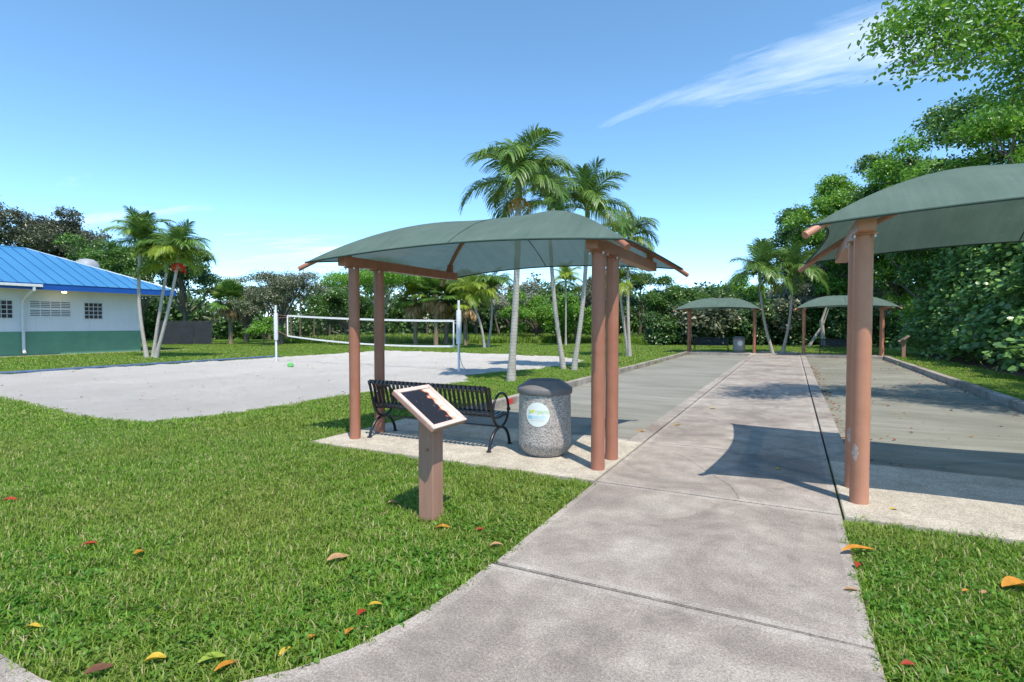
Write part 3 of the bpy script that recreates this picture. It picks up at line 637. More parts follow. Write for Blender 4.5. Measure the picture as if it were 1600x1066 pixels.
# ================================================================== VOLLEYBALL
vb = thing('volleyball_net', 'white taped volleyball net strung across the sand court', 'volleyball net', (-15.6, 16.5, 0))
PL, PR = (-20.55 + 15.6, 0.22), (-10.55 + 15.6, -0.22)
for (x, y), pz in ((PL, 2.52), (PR, 2.52)):
    p = MB().lathe([(0.045, -0.1), (0.045, pz)], 14).obj('pole', 'white_metal', vb, smooth=True, loc=(x, y, 0))
    MB().lathe([(0.085, pz - 1.55), (0.09, pz - 1.53), (0.09, pz - 0.37), (0.085, pz - 0.35)], 14).obj('pole_pad', 'pole_pad', p, smooth=True)
def ln(a, b, n=14, sag=0.0): return [(a[0] + (b[0] - a[0]) * i / n, a[1] + (b[1] - a[1]) * i / n, a[2] + (b[2] - a[2]) * i / n - sag * 4 * (i / n) * (1 - i / n)) for i in range(n + 1)]
NLx, NRx = PL[0] + 0.75, PR[0] - 0.22
def netp(u, v): # u 0..1 left->right, v 0 bottom..1 top
    top = 2.05 - 0.26 * u; bot = 1.16 - 0.28 * u - 0.13 * 4 * u * (1 - u)
    top -= 0.05 * 4 * u * (1 - u)
    return (NLx + (NRx - NLx) * u, PL[1] + (PR[1] - PL[1]) * u, bot + (top - bot) * v)
def tape(v, h, name):
    m = MB(); n = 30
    vs = []
    for i in range(n + 1):
        x, y, z = netp(i / n, v); vs += [(x, y - .006, z - h / 2), (x, y - .006, z + h / 2), (x, y + .006, z + h / 2), (x, y + .006, z - h / 2)]
    m.add(vs, [(i * 4 + a, (i + 1) * 4 + a, (i + 1) * 4 + (a + 1) % 4, i * 4 + (a + 1) % 4) for i in range(n) for a in range(4)]); m.obj(name, 'net_tape', vb)
tape(1, 0.075, 'top_tape'); tape(0, 0.065, 'bottom_tape')
for u in (0, 1):
    a, b = netp(u, 0), netp(u, 1); MB().tube([a, b], 0.028, 6).obj('side_tape', 'net_tape', vb)
m = MB()
for i in range(1, 92): m.tube([netp(i / 92, 0), netp(i / 92, 1)], 0.0017, 3, caps=False)
for j in range(1, 10): m.tube([netp(i / 20, j / 10) for i in range(21)], 0.0017, 3, caps=False)
m.obj('netting', 'net_cord', vb)['kind'] = 'stuff'
for u, P_, pz in ((0, PL, 2.52), (1, PR, 2.52)):
    for v, dz in ((1, 0.05), (0.93, -0.05), (0, 0.0)):
        a = netp(u, v); MB().tube(ln(a, (P_[0], P_[1], a[2] + dz + (0.25 if v == 0 and u == 0 else 0)), 4), 0.010, 6).obj('tie_rope', 'rope_brown' if u == 0 else 'net_tape', vb)
MB().tube([(PR[0] + .04, PR[1] - .04, 0.9), (PR[0] + 0.06, PR[1], 0.45), (PR[0] + 0.16, PR[1], 0.16), (PR[0] + 0.32, PR[1] + .02, 0.03), (PR[0] + 0.42, PR[1] + .02, 0.02)], 0.010, 6).obj('hanging_rope', 'grey_cable', vb, smooth=True)
bm = bmesh.new(); bmesh.ops.create_icosphere(bm, subdivisions=3, radius=0.115); mm = bpy.data.meshes.new('volleyball'); bm.to_mesh(mm); bm.free()
mm.materials.append(MATS['ball_green']); mm.polygons.foreach_set('use_smooth', [True] * len(mm.polygons))
bx_, by_ = G(454, 575)
bl = thing('volleyball', 'bright green ball lying on the white sand near the left net pole', 'ball', (bx_, by_, 0.10)); obj('ball_skin', mm, bl)
for rot in ((0, 0, 0), (R(90), 0, 0), (0, R(90), 0)):
    MB().tube([(0.1155 * math.cos(a), 0.1155 * math.sin(a), 0) for a in np.linspace(0, 2 * math.pi, 30)], 0.006, 5).obj('ball_seam', 'ball_pale', bl, rot=rot)

# ================================================================== BUILDING
B = thing('park_building', 'white and green park building with blue standing seam metal roof', 'building', (-37.1, 19.9, 0))
# local: front wall face x=0 (facing +x), right corner y=0, building runs to -y
LY = -36.0; DX = -8.4
MB().box(DX, 0, LY, 0, -0.1, 3.62).obj('wall', 'wall_white', B)
MB().box(DX - .02, 0.02, LY - .02, 0.02, -0.05, 1.28).obj('green_band', 'wall_green', B)
for yj in np.arange(-34, 0, 2.6): MB().box(0.001, 0.012, yj, yj + 0.02, 1.29, 3.55).obj('wall_joint', 'soffit_white', B)
OV = 1.4; e0x, e1x, e0y, e1y = OV, DX - OV, 1.5, LY - OV; ZE, ZR = 3.86, 6.26; hw = (e0x - e1x) / 2; xm = (e0x + e1x) / 2
MB().box(e1x + .12, e0x - .12, e1y + .12, e0y - .12, 3.56, 3.61).obj('soffit', 'soffit_white', B)
for nme, bx4 in (('fascia', (e0x - .06, e0x, e1y, e0y)), ('fascia', (e1x, e1x + .06, e1y, e0y)), ('fascia', (e1x + .061, e0x - .061, e0y - .06, e0y)), ('fascia', (e1x + .061, e0x - .061, e1y, e1y + .06))):
    MB().box(*bx4, 3.53, ZE - .004).obj(nme, 'fascia_blue', B)
ra, rb = (xm, e0y - hw, ZR), (xm, e1y + hw, ZR); ec = [(e0x + .03, e0y + .03, ZE), (e0x + .03, e1y - .03, ZE), (e1x - .03, e1y - .03, ZE), (e1x - .03, e0y + .03, ZE)]
rf = MB().add([ec[0], ec[1], ec[2], ec[3], ra, rb], [(0, 4, 5, 1), (1, 5, 2), (2, 5, 4, 3), (3, 4, 0), (0, 1, 2, 3)]).obj('roof', 'roof_blue', B)
sl = (ZR - ZE) / hw
for q in range(52):
    y = e0y - 0.35 - 0.6 * q; run = min(hw, e0y - y)
    if run < 0.15: continue
    MB().tube([(e0x + .02, y, ZE + .018), (e0x - run, y, ZE + run * sl + .018)], 0.026, 4).obj('seam', 'seam_blue', rf)
for q in range(16):
    x = e0x - 0.35 - 0.6 * q; run = min(e0x - x, x - e1x)
    if run > 0.15: MB().tube([(x, e0y + .02, ZE + .018), (x, e0y - run, ZE + run * sl + .018)], 0.026, 4).obj('seam', 'seam_blue', rf)
MB().tube([ec[0], ra], 0.06, 6).obj('hip_cap', 'roof_blue', rf); MB().tube([ec[3], ra], 0.06, 6).obj('hip_cap', 'roof_blue', rf); MB().tube([ra, rb], 0.06, 6).obj('ridge_cap', 'roof_blue', rf)
# roof ventilators behind the hip
for (vx, vy, rr) in ((-3.95, -1.05, 0.62), (-4.9, -2.1, 0.55)):
    zz0 = ZE + min(vx - e1x, e0y - vy) * sl - (0.42 if rr < .6 else 0)
    v_ = MB().lathe([(rr * .9, -0.5), (rr * .9, 0.30), (rr * 1.12, 0.31), (rr * 1.1, 0.55), (rr * .95, 0.78), (rr * .6, 0.96), (0.05, 1.02)], 24).obj('roof_ventilator', 'dome_grey', rf, smooth=True, loc=(vx, vy, zz0))
    MB().lathe([(rr * .905, 0.16), (rr * .905, 0.30)], 24).obj('vent_slot', 'vent_dark', v_)
# glass block windows
def window(yc, wy, z0, z1, nx, nz):
    f = MB().box(0.001, 0.03, yc - wy / 2 - .05, yc + wy / 2 + .05, z0 - .05, z1 + .05).obj('window', 'soffit_white', B)
    for i in range(nx):
        for j in range(nz):
            y0 = yc - wy / 2 + wy * i / nx; zz0 = z0 + (z1 - z0) * j / nz
            MB().box(0.031, 0.05, y0 + .02, y0 + wy / nx - .02, zz0 + .02, zz0 + (z1 - z0) / nz - .02).obj('glass_block', 'glass_block_dark', f, bevel=0.006)
window(-2.6, 0.93, 2.0, 2.95, 4, 4); window(-6.86, 0.96, 2.0, 2.95, 4, 4)
vt = MB().box(0.001, 0.035, -5.68, -3.73, 2.06, 3.02).obj('vent_panel', 'wall_white', B)
for i in range(4):
    for j in range(2):
        y0 = -5.65 + 0.475 * i; z0 = 2.09 + 0.47 * j
        for q in range(4): MB().box(0.036, 0.042, y0 + .025, y0 + .45, z0 + .05 + .095 * q, z0 + .095 + .095 * q).obj('vent_slot', 'vent_dark', vt)
MB().box(e0x + .001, e0x + .14, e1y, -5.62, 3.66, 3.80).obj('gutter', 'white_metal', B, bevel=0.01)
MB().tube([(e0x + .07, -5.98, 3.68), (e0x + .07, -5.98, 3.5), (0.9, -5.98, 3.32), (0.12, -5.98, 2.95), (0.12, -5.98, 2.7), (0.12, -5.98, 0.25), (0.22, -5.98, 0.12)], 0.075, 8).obj('downspout', 'white_metal', B, smooth=True)
lp = MB().lathe([(0.16, 3.50), (0.16, 3.558)], 16, c=(0.75, -4.35, 0)).obj('soffit_lamp', 'white_metal', B); MB().lathe([(0.10, 3.44), (0.12, 3.499)], 16, c=(0.75, -4.35, 0)).obj('lamp_lens', 'lamp_glow', lp)
MB().box(0.03, 1.5, -30, -8.0, -0.1, 0.05).obj('entrance_slab', 'pad_concrete', B)
gb = MB().add([(-37.0, 5, -.024), (-35.3, 5, -.024), (-35.2, 21, -.024), (-33.8, 22.5, -.024), (-37.0, 22.8, -.024)], [(0, 1, 2, 3, 4)]).obj('gravel_strip', 'gravel_bed'); gb['kind'] = 'structure'

# dark screened fence beyond the building corner
A_, C_ = W(246, 44), W(331, 45)
fn = thing('screen_fence', 'dark screened fence behind the leaning palms near the building corner', 'fence', (A_[0], A_[1], 0), math.atan2(C_[1] - A_[1], C_[0] - A_[0]))
Lf = float(np.hypot(*(C_ - A_))); nseg = 3
for i in range(nseg + 1): MB().lathe([(0.035, -0.05), (0.035, 2.02)], 10).obj('post', 'fence_metal', fn, loc=(Lf * i / nseg, 0, 0))
for i in range(nseg): MB().box(Lf * i / nseg + .05, Lf * (i + 1) / nseg - .05, -.012, .012, 0.08, 1.9).obj('screen_panel', 'fence_screen', fn)
for i in range(nseg): MB().tube([(Lf * i / nseg + .036, 0, 1.94), (Lf * (i + 1) / nseg - .036, 0, 1.94)], 0.02, 8).obj('rail', 'fence_metal', fn)

# ================================================================== PALMS
def frond_mesh(name, L, lift, droop, nl, ll, lw, mat, seed, curl=0.5):
    r_ = np.random.default_rng(seed); n = 16; pts = []; p = np.zeros(3); ang = lift
    for i in range(n + 1):
        pts.append(p.copy()); ang -= droop / n * (0.4 + 1.2 * i / n); p = p + np.array([math.cos(ang), 0, math.sin(ang)]) * L / n
    pts = np.array(pts); V = []; Fc = []; rn = []
    # rachis: three-sided strip
    for i in range(n):
        r0 = 0.018 * (1 - i / n) + 0.004; r1 = 0.018 * (1 - (i + 1) / n) + 0.004; o = len(V)
        V += [pts[i] + [0, -r0, 0], pts[i] + [0, r0, 0], pts[i + 1] + [0, r1, 0], pts[i + 1] + [0, -r1, 0], pts[i] + [0, 0, -r0 * 1.4], pts[i + 1] + [0, 0, -r1 * 1.4]]
        Fc += [(o, o + 1, o + 2, o + 3), (o, o + 3, o + 5, o + 4), (o + 1, o + 4, o + 5, o + 2)]; rn += [0.9] * 3
    for k in range(nl):
        u = 0.10 + 0.90 * k / (nl - 1); f = u * n; i = min(int(f), n - 1); b = pts[i] + (pts[i + 1] - pts[i]) * (f - i); d = unit(pts[i + 1] - pts[i])
        ln_ = ll * (0.45 + 0.75 * math.sin(math.pi * min(1, u * 0.80 + 0.16))) * r_.uniform(0.88, 1.1)
        for s in (-1, 1):
            ax = 0.55 + 0.9 * u * u; side = np.array([0, s, 0.0]); upv = np.cross(d, side) * s
            upv = upv if upv[2] > 0 else -upv
            dirv = unit(d * ax + side * 1.0 + upv * r_.uniform(0.10, 0.45)); wv = unit(np.cross(dirv, upv + side * r_.uniform(-.3, .3)))
            m1 = b + dirv * ln_ * 0.38; d2 = unit(dirv + np.array([0, 0, -curl * r_.uniform(0.7, 1.3)])); m2 = m1 + d2 * ln_ * 0.34; d3 = unit(d2 + np.array([0, 0, -curl])); tp = m2 + d3 * ln_ * 0.30
            w0 = lw; o = len(V); cr_ = np.array([0, 0, 0.35 * w0])
            V += [b - wv * w0 * .4, b + wv * w0 * .4, m1 + wv * w0, m1 - wv * w0, m2 + wv * w0 * .75, m2 - wv * w0 * .75, tp + wv * .003, tp - wv * .003]
            Fc += [(o, o + 1, o + 2, o + 3), (o + 3, o + 2, o + 4, o + 5), (o + 5, o + 4, o + 6, o + 7)]; q = r_.uniform(0, 1); rn += [q, q, min(1, q + .1)]
    return np_mesh(name, np.array(V), np.array(Fc), mat, np.array(rn))
FR = {}
for key, mt in (('g', 'frond_green'), ('y', 'frond_yellow')):
    FR[key] = [frond_mesh('frond', 1.0, R(lf), R(dr), 60, 0.40, 0.0095, mt, 11 + i, cu) for i, (lf, dr, cu) in enumerate(((82, 38, .30), (66, 75, .42), (52, 98, .55), (34, 104, .65), (14, 92, .75), (60, 110, .5)))]
def fan_mesh(name, L, mat, seed, droop=0.35):
    r_ = np.random.default_rng(seed); V = []; Fc = []; rn = []; st = 0.5 * L; n = 30
    V += [(0, -.012, 0), (0, .012, 0), (st, .008, st * .25), (st, -.008, st * .25)]; Fc.append((0, 1, 2, 3)); rn.append(.7)
    b = np.array([st, 0, st * .25])
    for k in range(n):
        a = R(-125 + 250 * k / (n - 1)); d = np.array([math.cos(a) * .9 + .1, math.sin(a), .18 * math.cos(a)]); d = unit(d); wv = unit(np.cross(d, [0, 0, 1])); ln_ = L * .62 * (0.72 + .28 * math.cos(a)) * r_.uniform(.9, 1.08)
        m1 = b + d * ln_ * .55; d2 = unit(d + np.array([0, 0, -droop * r_.uniform(.6, 1.6)])); tp = m1 + d2 * ln_ * .5; w0 = .035 * L; o = len(V)
        V += [b - wv * .006, b + wv * .006, m1 + wv * w0, m1 - wv * w0, tp + wv * .004, tp - wv * .004]; Fc += [(o, o + 1, o + 2, o + 3), (o + 3, o + 2, o + 4, o + 5)]; q = r_.uniform(0, 1); rn += [q, q]
    return np_mesh(name, np.array(V, float), np.array(Fc), mat, np.array(rn))
FAN = [fan_mesh('fan_leaf', 1.0, 'frond_green', 3), fan_mesh('fan_leaf', 1.0, 'frond_yellow', 4, .5)]
FAND = [fan_mesh('dead_leaf', 1.0, 'frond_dead', 5, 1.2)]
def trunk_pts(top, bend, n=12):
    top = Vector(top); out = []
    for i in range(n + 1):
        u = i / n; p = Vector((top.x * u ** 1.0, top.y * u, top.z * u)); k = math.sin(math.pi * u)
        out.append((p.x + bend[0] * k, p.y + bend[1] * k, p.z))
    return out
def make_palm(label, base, top_xy, h, rad, flen, nf, seed, key='g', bend=(0, 0), fruit=None, group=None, keyy=0.25):
    """base (x,y), top_xy offset of the trunk top, h height of the frond origin"""
    r_ = random.Random(seed); t = thing('palm_tree', label, 'palm tree', (base[0], base[1], ZL), r_.uniform(0, 0.01), group)
    pts = trunk_pts((top_xy[0], top_xy[1], h - 0.45), bend)
    pts[0] = (pts[0][0], pts[0][1], -0.15)
    rr = [rad * (1.45 if i == 0 else 1.2 if i == 1 else 1.0 - 0.25 * i / 12) for i in range(13)]
    MB().tube(pts, rr, 12).obj('trunk', 'palm_bark', t, smooth=True)
    tx, ty = pts[-1][0], pts[-1][1]
    MB().lathe([(rad * .74, h - .50), (rad * 1.02, h - .40), (rad * .92, h - .1), (rad * .6, h + .12), (rad * .25, h + .25)], 12, c=(tx, ty, 0)).obj('crownshaft', 'crownshaft', t, smooth=True)
    for i in range(nf):
        u = i / (nf - 1); k = min(4, int(u * 5)) if r_.random() > .2 else 5
        kk = 'y' if (key == 'y' or r_.random() < keyy * u) else 'g'
        s = flen * r_.uniform(.85, 1.1) * (0.86 if k == 0 else 1.0)
        obj('frond', FR[kk][k], t, loc=(tx, ty, h + .10 - .18 * u), rot=(r_.uniform(-.12, .12), r_.uniform(-.10, .10), i * 2.39996 + r_.uniform(-.25, .25)), scale=(s, s * 0.92, s))
    if fruit:
        for j in range(3):
            a = r_.uniform(0, 6.28); m = MB()
            for q in range(60):
                d = r_.uniform(.05, .32); a2 = a + r_.uniform(-.6, .6); z = h - .42 - d * 1.25 * r_.uniform(.4, 1.3)
                c_ = (tx + math.cos(a2) * (rad + d * .8), ty + math.sin(a2) * (rad + d * .8), z); s_ = r_.uniform(.018, .032)
                m.add([(c_[0] + s_ * x, c_[1] + s_ * y, c_[2] + s_ * z_) for x, y, z_ in ((1, 0, 0), (-1, 0, 0), (0, 1, 0), (0, -1, 0), (0, 0, 1.3), (0, 0, -1.3))], [(0, 2, 4), (2, 1, 4), (1, 3, 4), (3, 0, 4), (2, 0, 5), (1, 2, 5), (3, 1, 5), (0, 3, 5)])
            for q in range(10):
                a2 = a + r_.uniform(-.6, .6); d = r_.uniform(.15, .35); m.tube([(tx + math.cos(a2) * rad * .8, ty + math.sin(a2) * rad * .8, h - .42), (tx + math.cos(a2) * (rad + d * .7), ty + math.sin(a2) * (rad + d * .7), h - .42 - d)], .006, 3)
            m.obj('fruit_cluster', fruit, t)
    return t
def make_sabal(label, base, h, rad, flen, seed, group):
    r_ = random.Random(seed); t = thing('fan_palm', label, 'palm tree', (base[0], base[1], ZL), 0, group)
    MB().tube([(0, 0, -.1), (0.03, 0, h * .5), (0, 0, h)], [rad * 1.2, rad, rad * 1.1], 10).obj('trunk', 'boot_bark', t, smooth=True)
    for i in range(26):
        u = i / 25; el = R(75 - 105 * u); s = flen * r_.uniform(.85, 1.12)
        obj('fan_leaf', FAN[1 if r_.random() < .3 else 0], t, loc=(0, 0, h + .1 - .25 * u), rot=(r_.uniform(-.3, .3), -el, i * 2.39996 + r_.uniform(-.2, .2)), scale=(s, s, s))
    for i in range(12):
        s = flen * r_.uniform(.7, .95); obj('dead_leaf', FAND[0], t, loc=(0, 0, h - .2 - .25 * r_.random()), rot=(r_.uniform(-.2, .2), R(r_.uniform(35, 75)), i * .55 + r_.uniform(-.2, .2)), scale=(s, s, s))
    return t
def rel(px, py, d, base): p = W(px, d); return (p[0] - base[0], p[1] - base[1]), ZH(py, d) - ZL
def palm_px(label, bpx, bpy, tpx, tpy, rad, flen, nf, seed, dd=0.0, **k):
    b = G(bpx, bpy, ZL); d = float(np.dot(b, FW)) + dd; (tx, h) = rel(tpx, tpy, d, b); return make_palm(label, b, tx, h, rad, flen, nf, seed, **k)
GP = 'slender ringed palms around the sand court and lawns'
palm_px('tallest palm, rising straight behind the near shelter canopy', 798, 597, 810, 288, .105, 1.85, 15, 1, fruit='palm_inflorescence', group=GP, bend=(.05, 0))
palm_px('palm leaning left behind the near shelter, left of its close pair', 881, 578, 858, 318, .085, 1.45, 13, 2, group=GP, bend=(-.12, 0), fruit='palm_inflorescence')
palm_px('palm leaning right behind the near shelter, right of its close pair', 896, 580, 917, 326, .09, 1.75, 14, 3, group=GP, bend=(.12, 0), fruit='palm_inflorescence')
palm_px('farther palm showing its fronds above the right end of the near canopy', 984, 559, 981, 372, .085, 1.75, 14, 4, group=GP, bend=(-.06, 0))
palm_px('short-crowned palm beside the farther palm right of the near shelter', 981, 558, 968, 440, .075, 1.5, 12, 5, group=GP, key='y')
palm_px('tallest of the three palms by the building, with an upright trunk', 230, 560, 222, 378, .09, 1.75, 15, 6, group=GP, bend=(-.2, -.1))
palm_px('middle trunk of the three palms by the building', 239, 560, 262, 412, .085, 1.6, 13, 7, group=GP, bend=(-.05, 0), key='y')
palm_px('most slanting of the three palms by the building, hung with red fruit', 243, 561, 280, 398, .085, 1.75, 15, 8, group=GP, bend=(.1, 0), fruit='palm_fruit', keyy=.6)
palm_px('palm with a curved trunk at the back of the lawn behind the net', 757, 545, 738, 462, .09, 2.0, 13, 9, group=GP, bend=(.2, 0), key='y')
palm_px('upright palm right of the curved one behind the volleyball net pole', 762, 544, 768, 452, .09, 2.0, 13, 10, group=GP, bend=(.15, 0), keyy=.5)
palm_px('left palm of the pair between the far shelters', 1208, 553, 1186, 428, .085, 2.05, 14, 12, group=GP, bend=(-.15, 0))
palm_px('right palm of the pair between the far shelters', 1222, 553, 1236, 430, .085, 2.05, 14, 13, group=GP, bend=(.15, 0))
palm_px('thin palm with one straight trunk behind the leaning pair', 884, 541, 884, 440, .075, 1.7, 12, 14, group=GP, key='y')
GF = 'shaggy fan palms at the edge of the woods'
for lab, px_, d, py_, s_ in (('leftmost fan palm with brown skirt behind the volleyball net', 649, 44, 466, 21), ('second fan palm from the left behind the net', 681, 42, 460, 22),
                             ('third fan palm, left of the right net pole', 697, 45, 468, 23), ('fourth fan palm, just right of the right net pole', 727, 43, 470, 24), ('lone short fan palm on the lawn between the two big trees', 360, 46, 470, 25)):
    p = W(px_, d); make_sabal(lab, p, ZH(py_, d), .16, 1.75, s_, GF)

# ================================================================== BROADLEAF TREES
def leaves(P, out, n_face, size, aspect, r_, hexa=False, droop=0.25, upw=.55):
    """folded leaf blades at points P with outward directions out"""
    n = len(P); up = np.array([0, 0, 1.0])
    nrm = unit(out * 0.55 + up * upw + r_.normal(0, .55, (n, 3))); ax = unit(np.cross(nrm, r_.normal(0, 1, (n, 3)))); ax = unit(ax + out * .35 - up * droop)
    sd = unit(np.cross(nrm, ax)); nrm = unit(np.cross(ax, sd)); L = size * r_.uniform(.6, 1.25, (n, 1)); wd = L * aspect
    if hexa:
        a = P; b = P + ax * L * .30 + sd * wd * .5 + nrm * L * .06; c = P + ax * L * .72 + sd * wd * .42 + nrm * L * .05; d = P + ax * L; e = P + ax * L * .72 - sd * wd * .42 + nrm * L * .05; f = P + ax * L * .30 - sd * wd * .5 + nrm * L * .06
        V = np.stack([a, b, c, d, e, f], 1).reshape(-1, 3); i = np.arange(n)[:, None] * 6
        F_ = np.concatenate([i + [0, 1, 2, 3], i + [0, 3, 4, 5]], 0)
    else:
        a = P; b = P + ax * L * .45 + sd * wd * .5 + nrm * L * .08; c = P + ax * L; d = P + ax * L * .45 - sd * wd * .5 + nrm * L * .08
        V = np.stack([a, b, c, d], 1).reshape(-1, 3); i = np.arange(n)[:, None] * 4
        F_ = np.concatenate([i + [0, 1, 2], i + [0, 2, 3]], 0)
    return V, F_, 2
def crown_points(r_, clumps, n, sub, sub_r, flat=1.0):
    """clumps: (x,y,z,r). Each clump holds twig clusters near its shell, each cluster a handful of leaves."""
    cl = np.array(clumps); wgt = cl[:, 3] ** 2; ns = max(4, n // sub); idx = r_.choice(len(cl), ns, p=wgt / wgt.sum())
    d = unit(r_.normal(0, 1, (ns, 3))); d[:, 2] = np.where(d[:, 2] < -.35, -d[:, 2] * .5, d[:, 2]); rad = cl[idx, 3:4] * r_.uniform(.45, 1.0, (ns, 1)) ** .6
    C = cl[idx, :3] + d * rad * np.array([1, 1, flat]); shade = r_.uniform(0, 1, ns)
    q = np.repeat(np.arange(ns), sub); o = r_.normal(0, 1, (len(q), 3)) * sub_r * np.array([1, 1, .65])
    return C[q] + o, unit(d[q] + unit(o) * .6), shade[q], C
def make_crown(name, clumps, n, size, aspect, mat, seed, sub=14, sub_r=.22, hexa=False, flat=.8, droop=.25, upw=.55):
    r_ = np.random.default_rng(seed); P, o, sh, C = crown_points(r_, clumps, n, sub, sub_r, flat)
    V, F_, k = leaves(P, o, 2, size, aspect, r_, hexa, droop, upw); rn = np.clip(sh * .65 + r_.uniform(0, .35, len(P)), 0, 1)
    return np_mesh(name, V, F_, mat, np.concatenate([rn] * k)), C
def rand_clumps(r_, n, c, rx, ry, rz, rmin, rmax, low=-.4):
    out = []
    while len(out) < n:
        d = r_.normal(0, 1, 3); d /= np.linalg.norm(d)
        if d[2] < low: continue
        k = r_.uniform(.35, .92); out.append((c[0] + d[0] * rx * k, c[1] + d[1] * ry * k, c[2] + d[2] * rz * k, r_.uniform(rmin, rmax)))
    return out
def limbs(m, base_h, rad, clumps, r_, lean=(0, 0), maxn=14):
    m.tube([(0, 0, -.15), (lean[0] * .4, lean[1] * .4, base_h * .5), (lean[0], lean[1], base_h)], [rad * 1.35, rad, rad * .82], 10)
    for c in sorted(clumps, key=lambda q: -q[3])[:maxn]:
        s = Vector((lean[0] * .8, lean[1] * .8, base_h * r_.uniform(.72, .98))); e = Vector(c[:3]); mid = s.lerp(e, .5) + Vector((r_.normal(0, .15), r_.normal(0, .15), (e - s).length * .12))
        rr = rad * r_.uniform(.30, .5); m.tube([s, s.lerp(mid, .5) + Vector((0, 0, .05)), mid, e], [rr, rr * .8, rr * .55, rr * .15], 6)
        for q in range(3):
            e2 = e + Vector((r_.normal(0, 1), r_.normal(0, 1), r_.normal(.3, .6))) * c[3] * .7; m.tube([mid.lerp(e, .5), e2], [rr * .3, rr * .06], 4)
def make_tree(label, pos, h, rx, rz, base_h, rad, mat, bk, nleaf, size, aspect, seed, nclump=22, ry=None, group=None, name='broadleaf_tree', cr=(.14, .27), hexa=False, flat=.8, sub=14, sub_r=.22, clumps=None, lean=(0, 0), droop=.25, low=-.4):
    r_ = np.random.default_rng(seed); t = thing(name, label, 'tree', (pos[0], pos[1], ZL), 0, group)
    ry = ry or rx; cz = h - rz * .95
    clumps = clumps or rand_clumps(r_, nclump, (lean[0], lean[1], cz), rx, ry, rz, rx * cr[0], rx * cr[1], low)
    m = MB(); limbs(m, base_h, rad, clumps if name != 'overhanging_tree' else clumps[14:], r_, lean, 18)
    if name == 'overhanging_tree':
        hub = Vector(clumps[6][:3]); hub2 = Vector(clumps[2][:3]); st = Vector((0, 0, base_h * .9)); md = st.lerp(hub, .5) + Vector((0, 0, .6))
        m.tube([st, st.lerp(md, .5) + Vector((0, 0, .2)), md, hub, hub.lerp(hub2, .5) + Vector((0, 0, .08)), hub2], [.10, .085, .065, .035, .022, .010], 7)
        for q, c in enumerate(clumps[:14]):
            e = Vector(c[:3]); a_ = hub if (e - hub).length < (e - hub2).length else hub2; m.tube([a_, a_.lerp(e, .5) + Vector((r_.normal(0, .06), r_.normal(0, .06), .10)), e], [.016, .011, .004], 5)
            for k in range(6):
                e2 = e + Vector((r_.normal(0, 1), r_.normal(0, 1), r_.normal(0, .7))) * c[3] * .6; m.tube([a_.lerp(e, .7), e2], [.006, .002], 4)
    m.obj('trunk', bk, t, smooth=True)
    me, _ = make_crown('crown', clumps, nleaf, size, aspect, mat, seed + 100, sub, sub_r, hexa, flat, droop); obj('crown', me, t); return t
def tree_px(label, px, d, top, rx, rz, mat, nleaf, size, seed, **k):
    return make_tree(label, W(px, d), ZH(top, d), rx, rz, k.pop('base_h', ZH(top, d) - rz * 1.7), k.pop('rad', .16), mat, k.pop('bk', 'tree_bark'), nleaf, size, k.pop('aspect', .5), seed, **k)
# left, behind the building
tree_px('dark russet-green tree rising above the left end of the blue roof', 45, 62, 318, 7.5, 4.8, 'leaf_russet', 26000, .30, 31, rad=.3, nclump=34, base_h=5)
tree_px('dark green tree behind the roof ventilator', 165, 58, 372, 5.5, 4.0, 'leaf_mid', 20000, .30, 32, rad=.26, nclump=26, base_h=3)
tree_px('russet tree behind the slope of the blue roof', 105, 66, 348, 5.0, 4.2, 'leaf_russet', 16000, .32, 33, rad=.26, base_h=5)
tree_px('dense dark tree right behind the three leaning palms', 290, 50, 368, 4.2, 4.2, 'leaf_dark', 24000, .28, 34, rad=.2, nclump=26, base_h=2.8)
tree_px('dark green tree left of the dense one, between roof and palms', 222, 54, 362, 4.2, 4.2, 'leaf_mid', 20000, .28, 35, rad=.2, nclump=24, base_h=3)
tree_px('greyish small-leaved oak on the lawn behind the left net pole', 438, 45, 418, 3.5, 2.5, 'leaf_olive', 26000, .15, 36, rad=.2, base_h=1.9, nclump=34, sub=18, cr=(.15, .26))
tree_px('second greyish oak farther left behind the lawn', 385, 52, 432, 3.2, 2.6, 'leaf_olive', 18000, .17, 37, rad=.18, base_h=1.8, nclump=26)
tree_px('spreading light green feathery tree behind the net', 598, 43, 408, 5.0, 1.7, 'leaf_feather', 34000, .17, 38, rad=.2, bk='pale_bark', base_h=3.0, nclump=40, flat=.30, aspect=.35, sub=20, sub_r=.26, cr=(.16, .24), low=-.2)
tree_px('yellow-green young bush tree beside the oak trunk', 412, 42, 500, .95, .85, 'leaf_feather', 3000, .14, 39, rad=.05, base_h=.7, nclump=12, sub_r=.12, cr=(.3, .5))
